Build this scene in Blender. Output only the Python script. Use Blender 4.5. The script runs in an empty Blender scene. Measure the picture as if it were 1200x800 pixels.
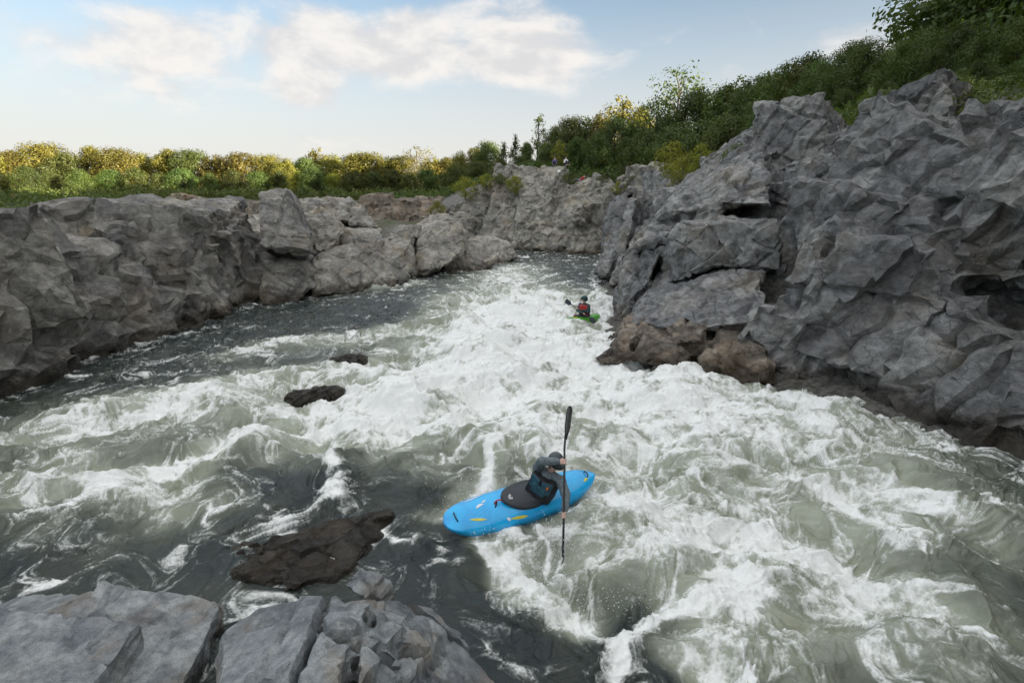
import bpy, bmesh, math, random
import numpy as np
from mathutils import Vector, Matrix, Quaternion
from mathutils.bvhtree import BVHTree

random.seed(7)
R = math.radians
scene = bpy.context.scene
COL = scene.collection

# ------------------------------------------------------------------ camera geometry
H = 4.7
TH = math.atan(0.25)
CT, ST = math.cos(TH), math.sin(TH)
F = 640.0

def ray(px, py):
    a = (px - 600) / F
    b = (400 - py) / F
    return Vector((a, CT + b * ST, -ST + b * CT))

def Q(px, py, t):
    d = ray(px, py)
    return Vector((0, 0, H)) + d * t

def P(px, py, z=0.0):
    d = ray(px, py)
    return Vector((0, 0, H)) + d * ((z - H) / d.z)

# ------------------------------------------------------------------ numpy noise
def _h(ix, iy, iz, s):
    with np.errstate(over='ignore'):
        h = (ix.astype(np.int64) * 374761393 + iy.astype(np.int64) * 668265263 + iz * 2147483647 + s * 974634777).astype(np.uint32)
        h = (h ^ (h >> np.uint32(13))) * np.uint32(1274126177)
        h = (h ^ (h >> np.uint32(16))) * np.uint32(2246822519)
        h = h ^ (h >> np.uint32(15))
    return h.astype(np.float64) / 4294967295.0

def _h3(ix, iy, iz, s):
    return _h(ix + iz * 57, iy - iz * 131, 0, s + 17)

def n2(x, y, s=0):
    ix = np.floor(x); iy = np.floor(y)
    fx = x - ix; fy = y - iy
    ux = fx * fx * fx * (fx * (fx * 6 - 15) + 10); uy = fy * fy * fy * (fy * (fy * 6 - 15) + 10)
    def g(dx, dy):
        a = _h(ix + dx, iy + dy, 0, s) * 6.2831853
        return np.cos(a) * (fx - dx) + np.sin(a) * (fy - dy)
    return 1.5 * ((g(0, 0) * (1 - ux) + g(1, 0) * ux) * (1 - uy) + (g(0, 1) * (1 - ux) + g(1, 1) * ux) * uy)

def fbm2(x, y, o=4, s=0, gain=0.5):
    v = 0; a = 1.0
    for k in range(o):
        v = v + a * n2(x, y, s + k * 7); a *= gain
        x, y = 2.03 * (x * .8 - y * .6) + 3.1, 2.03 * (x * .6 + y * .8) + 1.7
    return v

def n3(p, s=0):
    i = np.floor(p); f = p - i
    u = f * f * (3 - 2 * f)
    r = 0
    for dx in (0, 1):
        wx = u[:, 0] if dx else 1 - u[:, 0]
        for dy in (0, 1):
            wy = u[:, 1] if dy else 1 - u[:, 1]
            for dz in (0, 1):
                wz = u[:, 2] if dz else 1 - u[:, 2]
                r = r + wx * wy * wz * _h3(i[:, 0] + dx, i[:, 1] + dy, i[:, 2] + dz, s)
    return 2 * r - 1

def fbm3(p, o=4, s=0, gain=.5):
    v = 0; a = 1.0
    for k in range(o):
        v = v + a * n3(p, s + 11 * k); a *= gain; p = p * 2.03 + 5.3
    return v

def voro(p, s=0):
    """cell id randoms (4), offset to feature point, border distance"""
    i = np.floor(p)
    n = len(p)
    d1 = np.full(n, 1e9); d2 = np.full(n, 1e9)
    rnd = np.zeros((n, 4)); off = np.zeros((n, 3))
    for dx in (-1, 0, 1):
        for dy in (-1, 0, 1):
            for dz in (-1, 0, 1):
                c = i + np.array((dx, dy, dz))
                h = [_h3(c[:, 0], c[:, 1], c[:, 2], s + k) for k in range(3)]
                fp = c + np.stack(h, 1)
                o = p - fp
                d = (o * o).sum(1)
                m = d < d1
                d2 = np.where(m, d1, np.minimum(d2, d))
                d1 = np.where(m, d, d1)
                off[m] = o[m]
                rnd[m, :3] = np.stack(h, 1)[m]
                rnd[m, 3] = _h3(c[:, 0], c[:, 1], c[:, 2], s + 9)[m]
    return rnd, off, np.sqrt(d2) - np.sqrt(d1)

def sstep(a, b, x):
    t = np.clip((x - a) / (b - a), 0, 1)
    return t * t * (3 - 2 * t)

# ------------------------------------------------------------------ object helpers
def tag(o, label=None, cat=None, group=None, kind=None):
    if label: o['label'] = label
    if cat: o['category'] = cat
    if group: o['group'] = group
    if kind: o['kind'] = kind
    return o

def empty(name, loc=(0, 0, 0)):
    o = bpy.data.objects.new(name, None)
    o.location = loc
    o.empty_display_size = .2
    COL.objects.link(o)
    return o

def link(name, me, mat=None, parent=None, smooth=True):
    o = bpy.data.objects.new(name, me)
    if mat and not me.materials: me.materials.append(mat)
    COL.objects.link(o)
    if parent: o.parent = parent
    if smooth: me.polygons.foreach_set('use_smooth', [True] * len(me.polygons))
    return o

def bm2me(bm, name='m'):
    me = bpy.data.meshes.new(name)
    bmesh.ops.recalc_face_normals(bm, faces=bm.faces)
    bm.to_mesh(me); bm.free()
    return me

def np2me(name, v, faces):
    me = bpy.data.meshes.new(name)
    v = np.asarray(v, dtype=np.float32); faces = np.asarray(faces, dtype=np.int32)
    k = faces.shape[1]
    me.vertices.add(len(v)); me.vertices.foreach_set('co', v.ravel())
    me.loops.add(faces.size); me.loops.foreach_set('vertex_index', faces.ravel())
    me.polygons.add(len(faces))
    me.polygons.foreach_set('loop_start', np.arange(0, faces.size, k, dtype=np.int32))
    me.update(calc_edges=True)
    return me

def attr(me, name, vals, domain='POINT'):
    a = me.attributes.new(name, 'FLOAT', domain)
    a.data.foreach_set('value', np.asarray(vals, dtype=np.float32))

def remesh(bm, voxel, smooth=0, name='m'):
    src = bm2me(bm, 'tmp')
    o = bpy.data.objects.new('tmp', src); COL.objects.link(o)
    m = o.modifiers.new('r', 'REMESH'); m.mode = 'VOXEL'; m.voxel_size = voxel; m.adaptivity = 0
    if smooth:
        s = o.modifiers.new('s', 'SMOOTH'); s.iterations = smooth; s.factor = .5
    dg = bpy.context.evaluated_depsgraph_get(); dg.update()
    me = bpy.data.meshes.new_from_object(o.evaluated_get(dg))
    bpy.data.objects.remove(o); bpy.data.meshes.remove(src)
    me.name = name
    return me

def verts(me):
    a = np.empty(len(me.vertices) * 3, dtype=np.float32); me.vertices.foreach_get('co', a)
    n = np.empty(len(me.vertices) * 3, dtype=np.float32); me.vertices.foreach_get('normal', n)
    return a.reshape(-1, 3).astype(np.float64), n.reshape(-1, 3).astype(np.float64)

def setv(me, v):
    me.vertices.foreach_set('co', v.astype(np.float32).ravel()); me.update()

def frame(d):
    d = Vector(d).normalized()
    a = Vector((0, 0, 1)) if abs(d.z) < .9 else Vector((1, 0, 0))
    x = d.cross(a).normalized(); y = d.cross(x).normalized()
    return x, y, d

def tube(bm, pts, rads, seg=10, cap=True, flat=1.0):
    """tapered tube through points"""
    rings = []
    pts = [Vector(p) for p in pts]
    x = None
    for i, p in enumerate(pts):
        d = (pts[min(i + 1, len(pts) - 1)] - pts[max(i - 1, 0)])
        if x is None: x, y, d = frame(d)
        else:
            d.normalize(); x = (x - d * x.dot(d)).normalized(); y = d.cross(x).normalized()
        rings.append([bm.verts.new(p + rads[i] * (math.cos(2 * math.pi * k / seg) * x + flat * math.sin(2 * math.pi * k / seg) * y)) for k in range(seg)])
    for a, b in zip(rings, rings[1:]):
        for k in range(seg):
            bm.faces.new((a[k], a[(k + 1) % seg], b[(k + 1) % seg], b[k]))
    if cap:
        bm.faces.new(rings[0][::-1]); bm.faces.new(rings[-1])

def ball(bm, c, r, u=14, v=9, rot=None):
    r = Vector(r) if hasattr(r, '__len__') else Vector((r, r, r))
    m = Matrix.Translation(Vector(c)) @ (rot.to_matrix().to_4x4() if rot else Matrix()) @ Matrix.Diagonal((*r, 1))
    bmesh.ops.create_uvsphere(bm, u_segments=u, v_segments=v, radius=1, matrix=m)

def limb(bm, pts, rads, seg=12):
    tube(bm, pts, rads, seg)
    for p, r in zip(pts, rads): ball(bm, p, r, 10, 7)

# ------------------------------------------------------------------ materials
class N:
    def __init__(s, name, world=False):
        if world:
            s.m = bpy.data.worlds.new(name)
        else:
            s.m = bpy.data.materials.new(name)
        s.m.use_nodes = True
        s.t = s.m.node_tree; s.t.nodes.clear()
    def n(s, ty, **kw):
        o = s.t.nodes.new(ty)
        for k, v in kw.items():
            if k.startswith('_'): setattr(o, k[1:], v)
        for k, v in kw.items():
            if not k.startswith('_'):
                key = int(k[1:]) if k[0] == 'i' and k[1:].isdigit() else k.replace('__', ' ')
                s.set(o.inputs[key], v)
        return o
    def set(s, inp, v):
        if isinstance(v, bpy.types.NodeSocket): s.t.links.new(v, inp)
        elif isinstance(v, bpy.types.Node): s.t.links.new(v.outputs[0], inp)
        elif inp.type == 'RGBA' and hasattr(v, '__len__') and len(v) == 3: inp.default_value = (*v, 1)
        else: inp.default_value = v
    def math(s, op, a, b=0.0, c=0.0, clamp=False):
        o = s.t.nodes.new('ShaderNodeMath'); o.operation = op; o.use_clamp = clamp
        s.set(o.inputs[0], a); s.set(o.inputs[1], b); s.set(o.inputs[2], c)
        return o.outputs[0]
    def mix(s, f, a, b, blend='MIX'):
        o = s.t.nodes.new('ShaderNodeMix'); o.data_type = 'RGBA'; o.blend_type = blend
        s.set(o.inputs[0], f); s.set(o.inputs[6], a); s.set(o.inputs[7], b)
        return o.outputs[2]
    def ss(s, x, a, b, lo=0.0, hi=1.0):
        o = s.t.nodes.new('ShaderNodeMapRange'); o.interpolation_type = 'SMOOTHSTEP'
        s.set(o.inputs[0], x); s.set(o.inputs[1], a); s.set(o.inputs[2], b); s.set(o.inputs[3], lo); s.set(o.inputs[4], hi)
        return o.outputs[0]
    def noise(s, vec, scale, detail=4, rough=.55, dist=0.0):
        o = s.n('ShaderNodeTexNoise', Vector=vec, Scale=scale, Detail=detail, Roughness=rough, Distortion=dist)
        return o.outputs[0]
    def out(s, sh, ):
        o = s.t.nodes.new('ShaderNodeOutputMaterial'); s.set(o.inputs[0], sh.outputs[0] if isinstance(sh, bpy.types.Node) else sh)
        return s.m

def simple(name, col, rough=.5, var=.12, spec=.5, scale=30, bump=0.0, coat=0.0):
    k = N(name)
    tc = k.n('ShaderNodeTexCoord').outputs['Object']
    nz = k.noise(tc, scale, 4)
    c = k.mix(k.ss(nz, .35, .65), tuple(x * (1 - var) for x in col), tuple(min(1, x * (1 + var)) for x in col))
    b = k.n('ShaderNodeBsdfPrincipled', Base__Color=c, Roughness=k.ss(nz, .3, .7, rough * .85, min(1, rough * 1.15)), Specular__IOR__Level=spec, Coat__Weight=coat)
    if bump:
        k.set(b.inputs['Normal'], k.n('ShaderNodeBump', Strength=bump, Distance=.01, Height=nz).outputs[0])
    return k.out(b)

def rock_mat(name, lo, hi, stain, wet_z=.75, scale=1.0, bedrot=(.5, .9, .3), warm=(.27, .22, .16), cracks=.25):
    k = N(name)
    pos = k.n('ShaderNodeNewGeometry').outputs['Position']
    tc = k.n('ShaderNodeTexCoord').outputs['Object']
    mp = k.n('ShaderNodeMapping', Vector=pos, Rotation=bedrot, Scale=(1, 1, 2.6)).outputs[0]
    big = k.noise(pos, .55 * scale, 5, .6)
    med = k.noise(pos, 2.7 * scale, 6, .65)
    fin = k.noise(pos, 14 * scale, 6, .7)
    bed = k.noise(mp, 1.6 * scale, 5, .6, .1)
    c = k.mix(k.ss(k.math('ADD', k.math('MULTIPLY', med, .6), k.math('MULTIPLY', k.noise(pos, 7 * scale, 5, .7), .4)), .36, .64), lo, hi)
    c = k.mix(k.math('MULTIPLY', k.ss(big, .47, .7), .75), c, warm)
    c = k.mix(k.math('MULTIPLY', k.ss(bed, .5, .7), .5), c, stain)
    c = k.mix(k.math('MULTIPLY', k.ss(fin, .50, .70), .55), c, tuple(x * .5 for x in lo))
    blk = k.n('ShaderNodeAttribute', _attribute_name='block').outputs['Fac']
    c = k.mix(1.0, c, k.mix(blk, (.62, .62, .64), (1.34, 1.31, 1.25)), 'MULTIPLY')
    lich = k.noise(pos, 3.5 * scale, 6, .68, 0)
    c = k.mix(k.math('MULTIPLY', k.ss(lich, .58, .72), .5), c, (.46, .47, .45))
    grit = k.noise(pos, 70 * min(scale, 1.3), 3, .75)
    c = k.mix(1.0, c, k.mix(k.ss(grit, .32, .68), (.74, .74, .75), (1.24, 1.23, 1.2)), 'MULTIPLY')
    z = k.n('ShaderNodeSeparateXYZ', Vector=pos).outputs[2]
    wn = k.math('ADD', z, k.math('MULTIPLY_ADD', med, .9, -.45))
    wet = k.ss(wn, wet_z, wet_z * .35 - .05)
    c = k.mix(wet, c, k.mix(1.0, c, (.3, .27, .23), 'MULTIPLY'))
    vor = k.n('ShaderNodeTexVoronoi', _feature='DISTANCE_TO_EDGE', Scale=.85 * scale, Vector=k.n('ShaderNodeVectorMath', _operation='ADD', i0=mp, i1=k.n('ShaderNodeTexNoise', Vector=pos, Scale=3.0).outputs[1]).outputs[0]).outputs[0]
    crack = k.ss(vor, .0, .02)
    c = k.mix(k.math('MULTIPLY', k.math('SUBTRACT', 1.0, crack), cracks), c, tuple(x * .3 for x in lo))
    hgt = k.math('ADD', k.math('MULTIPLY', fin, .5), k.math('ADD', k.math('MULTIPLY', bed, .45), k.math('MULTIPLY', crack, cracks)))
    hgt = k.math('ADD', hgt, k.math('MULTIPLY', k.noise(pos, 45 * scale, 4, .7), .30))
    bp = k.n('ShaderNodeBump', Strength=1.0, Distance=.10 / scale, Height=hgt).outputs[0]
    b = k.n('ShaderNodeBsdfPrincipled', Base__Color=c, Roughness=k.math('MULTIPLY_ADD', wet, -.62, .84), Specular__IOR__Level=.4, Normal=bp)
    return k.out(b)

def leaf_mat(name, a, b_, vary=.25):
    k = N(name)
    at = k.n('ShaderNodeAttribute', _attribute_name='tint').outputs['Fac']
    rnd = k.n('ShaderNodeObjectInfo').outputs['Random']
    c = k.mix(at, a, b_)
    c = k.n('ShaderNodeHueSaturation', Color=c, Hue=k.math('MULTIPLY_ADD', rnd, .035, .472), Saturation=1.0, Value=k.math('MULTIPLY_ADD', rnd, vary * 2, 1 - vary)).outputs[0]
    d = k.n('ShaderNodeBsdfDiffuse', Color=c)
    t = k.n('ShaderNodeBsdfTranslucent', Color=k.mix(1.0, c, (1.15, 1.1, .6), 'MULTIPLY'))
    g = k.n('ShaderNodeBsdfGlossy', Color=(.5, .5, .5), Roughness=.5)
    m = k.n('ShaderNodeMixShader', i0=.35, i1=d.outputs[0], i2=t.outputs[0])
    m2 = k.n('ShaderNodeMixShader', i0=.05, i1=m.outputs[0], i2=g.outputs[0])
    return k.out(m2)

M = {}
M['rock_grey'] = rock_mat('grey_rock', (.12, .122, .123), (.335, .34, .342), (.48, .485, .485), bedrot=(.9, .6, .2), warm=(.19, .165, .13))
M['rock_brown'] = rock_mat('brown_rock', (.11, .096, .08), (.30, .255, .205), (.36, .33, .28), bedrot=(.3, .5, .2), warm=(.27, .19, .12))
M['rock_pale'] = rock_mat('pale_rock', (.20, .192, .17), (.44, .425, .38), (.52, .52, .50), bedrot=(.3, -.4, .2))
M['rock_left'] = rock_mat('weathered_rock', (.13, .126, .118), (.34, .33, .305), (.42, .415, .395), bedrot=(.3, -.4, .2), warm=(.25, .215, .17))
M['rock_far'] = rock_mat('far_rock', (.18, .172, .15), (.42, .405, .36), (.50, .49, .455), scale=.7, cracks=.5, bedrot=(.9, .6, .2))
M['rock_near'] = rock_mat('near_rock', (.15, .168, .18), (.35, .38, .40), (.50, .52, .53), wet_z=.25, scale=2.2, cracks=0.0, bedrot=(.4, .7, .9), warm=(.31, .26, .20))
M['rock_wet'] = rock_mat('wet_rock', (.075, .07, .06), (.17, .155, .13), (.24, .22, .19), wet_z=3.0, scale=1.5, warm=(.22, .18, .13))
M['bark'] = simple('bark', (.11, .095, .075), .9, .35, scale=9, bump=.5)
M['leaf_dark'] = leaf_mat('dark_leaf', (.042, .078, .018), (.105, .16, .034))
M['leaf_mid'] = leaf_mat('mid_leaf', (.055, .085, .018), (.12, .155, .035))
M['leaf_gold'] = leaf_mat('golden_leaf', (.12, .125, .018), (.21, .195, .03))
M['leaf_bright'] = leaf_mat('bright_leaf', (.15, .19, .02), (.28, .30, .04))

# ------------------------------------------------------------------ river plan and ground
RIV = [(-14.2, -2), (-14.0, 9), (-13.0, 19), (-12.6, 28.5), (-8.2, 34.5), (-4, 39.5), (1.0, 50.5), (-3, 53), (-16, 54), (-60, 62), (-60, 72), (-16, 66), (-6, 61), (3, 58.5), (8, 56), (10, 50),
       (6.6, 40), (5.2, 33), (4.2, 23), (3.0, 17.5), (6.5, 14.2), (9.2, 10.5), (11.3, 5), (12.5, -8), (3, -8), (2.2, .4), (.6, 2.2), (-1.0, 3.2), (-3, 3.9), (-6.5, 4.2), (-9.5, 3.4), (-11, -2)]

def riv_sd(x, y):
    """signed distance to the river outline: positive on land"""
    inside = np.zeros(x.shape, bool); d = np.full(x.shape, 1e9)
    n = len(RIV)
    for i in range(n):
        (x1, y1), (x2, y2) = RIV[i], RIV[(i + 1) % n]
        ex, ey = x2 - x1, y2 - y1
        t = np.clip(((x - x1) * ex + (y - y1) * ey) / (ex * ex + ey * ey), 0, 1)
        d = np.minimum(d, np.hypot(x - x1 - t * ex, y - y1 - t * ey))
        if y1 != y2:
            c = ((y1 > y) != (y2 > y)) & (x < (x2 - x1) * (y - y1) / (y2 - y1) + x1)
            inside ^= c
    return np.where(inside, -d, d)

def gz(x, y):
    x = np.asarray(x, float); y = np.asarray(y, float)
    sd = riv_sd(x, y)
    plat = 4.6 + 4.1 * sstep(-16, 2, x - .12 * (y - 55)) + 1.6 * sstep(12, 60, x)+ 1.5 * sstep(60, 110, y)
    plat = np.where((y < 30) & (x < 3) & (x > -13), 4.2, plat)
    plat = plat - 2.4 * sstep(-26, -16, x) * sstep(6, 0, x) * sstep(24, 30, y) * sstep(57, 54, y)
    z = plat * sstep(-.3, 9 + 4 * sstep(3, 8, x), sd) + np.where(sd < 0, np.maximum(sd * .6, -1.4), 0)
    z = z + .35 * fbm2(x * .25, y * .25, 3, 5) * sstep(0, 5, sd)
    return z

def build_ground():
    def axis(a, b, near0, near1, step):
        mid = np.arange(near0, near1, step)
        lo = near0 - np.geomspace(step, near0 - a, 22)[::-1]; hi = near1 + np.geomspace(step, b - near1, 22)
        return np.concatenate([lo, mid, hi])
    xs = axis(-900, 900, -60, 60, .6); ys = axis(-400, 1500, -14, 125, .7)
    X, Y = np.meshgrid(xs, ys)
    Z = gz(X, Y)
    v = np.stack([X.ravel(), Y.ravel(), Z.ravel()], 1)
    nx, ny = len(xs), len(ys)
    i = np.arange((ny - 1) * (nx - 1)); r, c = i // (nx - 1), i % (nx - 1)
    a = r * nx + c
    me = np2me('ground', v, np.stack([a, a + 1, a + nx + 1, a + nx], 1))
    k = N('forest_floor')
    pos = k.n('ShaderNodeNewGeometry').outputs['Position']
    a_, b_ = k.noise(pos, .6, 5), k.noise(pos, 6, 5)
    c = k.mix(k.ss(a_, .42, .6), (.085, .07, .045), (.05, .075, .02))
    c = k.mix(k.math('MULTIPLY', k.ss(b_, .45, .65), .6), c, (.16, .145, .11))
    nzz = k.n('ShaderNodeSeparateXYZ', Vector=k.n('ShaderNodeNewGeometry').outputs['Normal']).outputs[2]
    c = k.mix(k.ss(nzz, .97, .86), c, k.mix(k.ss(b_, .35, .65), (.12, .115, .105), (.24, .23, .21)))
    zz = k.n('ShaderNodeSeparateXYZ', Vector=pos).outputs[2]
    c = k.mix(k.ss(k.math('MULTIPLY_ADD', a_, 1.5, zz), 3.4, 2.4), c, k.mix(k.ss(b_, .35, .65), (.05, .048, .042), (.13, .122, .105)))
    m = k.out(k.n('ShaderNodeBsdfPrincipled', Base__Color=c, Roughness=.95, Normal=k.n('ShaderNodeBump', Strength=.8, Distance=.15, Height=b_).outputs[0]))
    tag(link('ground', me, m), kind='structure')
build_ground()

# ------------------------------------------------------------------ water
def seg_d(x, y, pts):
    d = np.full(x.shape, 1e9)
    if len(pts) == 1: return np.hypot(x - pts[0][0], y - pts[0][1])
    for (x1, y1), (x2, y2) in zip(pts, pts[1:]):
        ex, ey = x2 - x1, y2 - y1
        t = np.clip(((x - x1) * ex + (y - y1) * ey) / (ex * ex + ey * ey + 1e-9), 0, 1)
        d = np.minimum(d, np.hypot(x - x1 - t * ex, y - y1 - t * ey))
    return d

# foam streaks: centre line, half width in metres, strength
FOAM = [
    ([(600, 315), (592, 345)], 2.2, .55),
    ([(580, 360), (570, 395), (560, 430), (540, 470)], 2.3, 1.0),
    ([(640, 350), (640, 400), (690, 440), (760, 470), (840, 485)], 1.9, .88),
    ([(700, 455), (780, 465), (866, 490), (1000, 520)], 1.4, .5),
    ([(440, 482), (500, 465), (560, 440)], 1.3, 1.0),
    ([(200, 545), (334, 512), (400, 494), (440, 482)], .55, 1.0),
    ([(406, 518), (402, 545), (385, 595)], .2, .9),
    ([(720, 490), (770, 530), (820, 560), (890, 610)], 1.0, .5),
    ([(610, 500), (650, 520), (710, 560), (750, 600)], .65, .55),
    ([(625, 500), (570, 545), (527, 585), (518, 612)], .26, .97),
    ([(690, 630), (740, 610), (800, 650)], .6, .6),
    ([(850, 640), (880, 760)], .6, .75),
    ([(515, 596), (522, 622), (556, 638), (612, 626)], .11, .8), ([(662, 648), (668, 640)], .12, .8),
    ([(396, 436), (424, 432)], .25, .75), ([(350, 474), (395, 472)], .22, .8), ([(330, 600), (380, 650)], .2, .5), ([(455, 615), (470, 640)], .12, .6),
    ([(598, 658), (640, 684), (690, 716), (750, 712), (866, 692)], .22, 1.0),
    ([(600, 655), (640, 690)], .3, 1.0),
    ([(690, 722), (702, 745), (670, 788)], .17, .95),
    ([(648, 655), (640, 628)], .05, .9),
    ([(545, 640), (600, 650)], .16, .5),
    ([(468, 640), (500, 655), (560, 672), (600, 695)], .16, .42),
    ([(590, 745), (640, 780)], .14, .4),
    ([(820, 790), (850, 740)], .35, .6),
    ([(350, 345), (420, 340), (470, 333)], .8, 1.0),
    ([(478, 322), (505, 316)], .5, .9),
    ([(300, 410), (420, 396), (480, 388)], .8, .55),
    ([(300, 445), (430, 440)], .7, .6),
    ([(320, 480), (420, 474)], .5, .9),
    ([(705, 345), (722, 380), (700, 422)], .5, .7),
    ([(690, 428), (780, 436), (850, 452), (960, 480)], .4, .95),
    ([(100, 500), (250, 470)], 1.2, .8), ([(60, 560), (200, 590)], .6, .7), ([(900, 640), (1050, 700)], .9, .8), ([(920, 560), (1100, 600)], .8, .7),
]
CALM = [
    ([(345, 560), (440, 530), (500, 555), (470, 620)], .75, .85),
    ([(450, 560), (500, 540), (560, 520)], .5, .35),
    ([(470, 690), (560, 750), (610, 740)], .75, .95),
    ([(520, 640), (540, 655)], .2, .7),
    ([(640, 770), (700, 795), (780, 790)], .3, .8),
    ([(680, 692), (720, 682), (800, 676)], .18, .8),
    ([(345, 372), (430, 368), (510, 376)], 2.6, .85),
    ([(620, 615), (700, 590)], .35, .85), ([(720, 665), (850, 640)], .5, .5), ([(740, 750), (880, 770)], .6, .5), ([(780, 560), (866, 540)], .5, .4), ([(950, 600), (1150, 680)], 1.0, .4),
    ([(700, 330), (660, 315)], 1.6, .4),
]
FOAM = [([tuple(P(*q)[:2]) for q in pl], w, s) for pl, w, s in FOAM]
CALM = [([tuple(P(*q)[:2]) for q in pl], w, s) for pl, w, s in CALM]

DARK = ()
def foam_density(x, y, widen=1.0, minw=0.0):
    q = np.full(x.shape, 1.0)
    for pl, w, s in FOAM:
        if w < minw: continue
        d = seg_d(x, y, pl); q *= 1 - s * np.exp(-(d / (w * widen)) ** 2)
    base = .26 + .04 * sstep(-1.5, 2.5, x) * sstep(5, 8, y)
    for i, (pl, w, s) in enumerate(CALM):
        d = seg_d(x, y, pl); base = base * (1 - s * np.exp(-(d / (w * widen)) ** 2))
        if i in DARK: q = q * (1 - .0 * d)
    return 1 - (1 - base) * q

def build_water():
    ny, nx = 1150, 1000
    ys = np.geomspace(3.2, 80, ny); us = np.linspace(-1, 1, nx)
    U, Y = np.meshgrid(us, ys)
    X = U * (Y * 1.0 + 2.0)
    X = np.where(X > 0, X * .95, X)
    # warp sampling coordinates so streaks swirl
    wx = X + .55 * fbm2(X * .45, Y * .45, 3, 41); wy = Y + .55 * fbm2(X * .45 + 9, Y * .45, 3, 42)
    D = foam_density(wx, wy)
    turb = foam_density(X, Y, 1.7)
    # iterated domain warp -> marbled foam
    ax, ay = X * 1.05, Y * .95
    for sc, am, s in ((.7, .55, 1), (1.6, .30, 2), (3.7, .13, 3)):
        ax, ay = ax + am * n2(ax * sc, ay * sc, 60 + s), ay + am * n2(ax * sc + 7.7, ay * sc, 70 + s)
    rid = 1 - np.abs(fbm2(ax * 1.7, ay * 1.7, 5, 80, .6)) * 1.6
    fil = 1 - np.abs(fbm2(ax * 4.2 + 3, ay * 4.2, 4, 90, .6)) * 1.7
    cl = fbm2(ax * 1.1, ay * 1.1, 5, 85, .6)
    pat = .42 * rid + .25 * fil + .33 * (cl + .5)
    bank = riv_sd(X + .35 * n2(X * .8, Y * .8, 12), Y + .35 * n2(X * .8 + 4, Y * .8, 13))
    D = 1 - (1 - D) * (1 - .55 * np.exp(-((bank + .25) / .45) ** 2) * sstep(-.3, .4, n2(X * .5, Y * .5, 14) + .25 * (X > 0) + .1) * sstep(6, 9, Y))
    froth = .55 + .55 * fbm2(wx * 1.3, wy * 1.7, 3, 61) + .30 * fbm2(X * 5.5 + 1.5 * wx, Y * 7 + 1.5 * wy, 4, 62, .6)
    dn = sstep(.45, .9, D)
    pat = pat * (1 - .75 * dn) + froth * .75 * dn
    raw = pat * 1.2 + 1.15 * (D - .74) + .10 * fbm2(X * 6, Y * 9, 3, 55)
    # waves
    calm = 1 - sstep(.25, .75, turb)
    big = fbm2(X * .33, Y * .42, 3, 21) * .40 * sstep(.35, .95, turb)
    hump = 1 - np.abs(fbm2(X * .6 + .3 * n2(X, Y, 3), Y * .8, 3, 22, .5)) * 1.5
    ch = (hump - .4) * .20 * (.3 + .7 * sstep(.25, .9, turb))
    rip = (1 - np.abs(fbm2(ax * 1.3, ay * 2.2, 4, 24, .55)) * 1.4) * (.05 + .04 * sstep(8, 24, Y))
    sm = fbm2(ax * 5, ay * 6, 4, 25, .6) * .022 + fbm2(ax * 15, ay * 17, 3, 26, .6) * .007
    fine = sstep(70, 20, Y)
    Z = big + ch + rip - .04 + sm * fine * (1 - .45 * sstep(.5, .9, D))
    fo = sstep(.3, .75, raw)
    Z += fo * .03 * (1 + .5 * fbm2(X * 7, Y * 7, 3, 31))
    Z += (1 - np.abs(n2(wx * 1.6, wy * 3.4, 91)) * 2) * .05 * calm * sstep(12, 20, Y) + (1 - np.abs(n2(wx * 3.6, wy * 8, 92)) * 2) * .03 * calm * sstep(12, 20, Y)
    # crest at the tongue of the rapid, pillow at the kayak
    Z += .28 * np.exp(-(seg_d(X, Y, [tuple(P(*q)[:2]) for q in ((480, 470), (560, 425), (640, 400))]) / .9) ** 2)
    kb = seg_d(X, Y, [(-.85, 7.15), (1.2, 8.12)])
    Z = Z * (1 - .8 * np.exp(-(kb / .5) ** 2)) - .02 * np.exp(-(kb / .4) ** 2)
    Z += .10 * np.exp(-((kb - .47) / .11) ** 2) * (.6 + .8 * n2(X * 4, Y * 4, 19)) + .05 * np.exp(-((bank + .2) / .3) ** 2) * n2(X * 3, Y * 3, 18) * sstep(6, 9, Y)
    pts = [tuple(P(*q)[:2]) for q in ((375, 640), (430, 625))]
    ks = np.exp(-(seg_d(X, Y, pts) / .5) ** 2); Z = Z * (1 - .6 * ks)
    fgd = seg_d(X, Y, [tuple(P(*q)[:2]) for q in ((-100, 690), (334, 690), (430, 680), (490, 712), (555, 762), (600, 812))])
    Z = Z * (1 - .7 * np.exp(-(fgd / .7) ** 2)) - .05 * np.exp(-(fgd / .6) ** 2)
    v = np.stack([X.ravel(), Y.ravel(), Z.ravel()], 1)
    i = np.arange((ny - 1) * (nx - 1)); r, c = i // (nx - 1), i % (nx - 1)
    a = r * nx + c
    me = np2me('river', v, np.stack([a, a + 1, a + nx + 1, a + nx], 1))
    attr(me, 'foam', raw.ravel())
    lace = sstep(.25, .95, 1 - np.abs(fbm2(ax * 2.6 + 1.3, ay * 2.6, 4, 97, .55)) * 2.2) * .6 + sstep(.3, .9, 1 - np.abs(fbm2(ax * 7 + 1.3, ay * 7, 3, 98, .55)) * 2.2) * .4
    attr(me, 'lace', lace.ravel())
    mk = foam_density(wx + .2 * n2(X * 1.5, Y * 1.5, 7), wy + .2 * n2(X * 1.5 + 5, Y * 1.5, 8), 1.5, .25)
    for pl, r, a in ((((420, 545), (520, 540), (620, 520)), 1.1, .5), (((520, 590), (430, 600)), .6, .35), (((700, 600), (800, 690)), 1.2, .5)):
        mk = np.maximum(mk, a * np.exp(-(seg_d(X, Y, [tuple(P(*q)[:2]) for q in pl]) / r) ** 2) * (.8 + .5 * cl))
    attr(me, 'milk', mk.ravel())
    k = N('whitewater')
    pos = k.n('ShaderNodeNewGeometry').outputs['Position']
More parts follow.
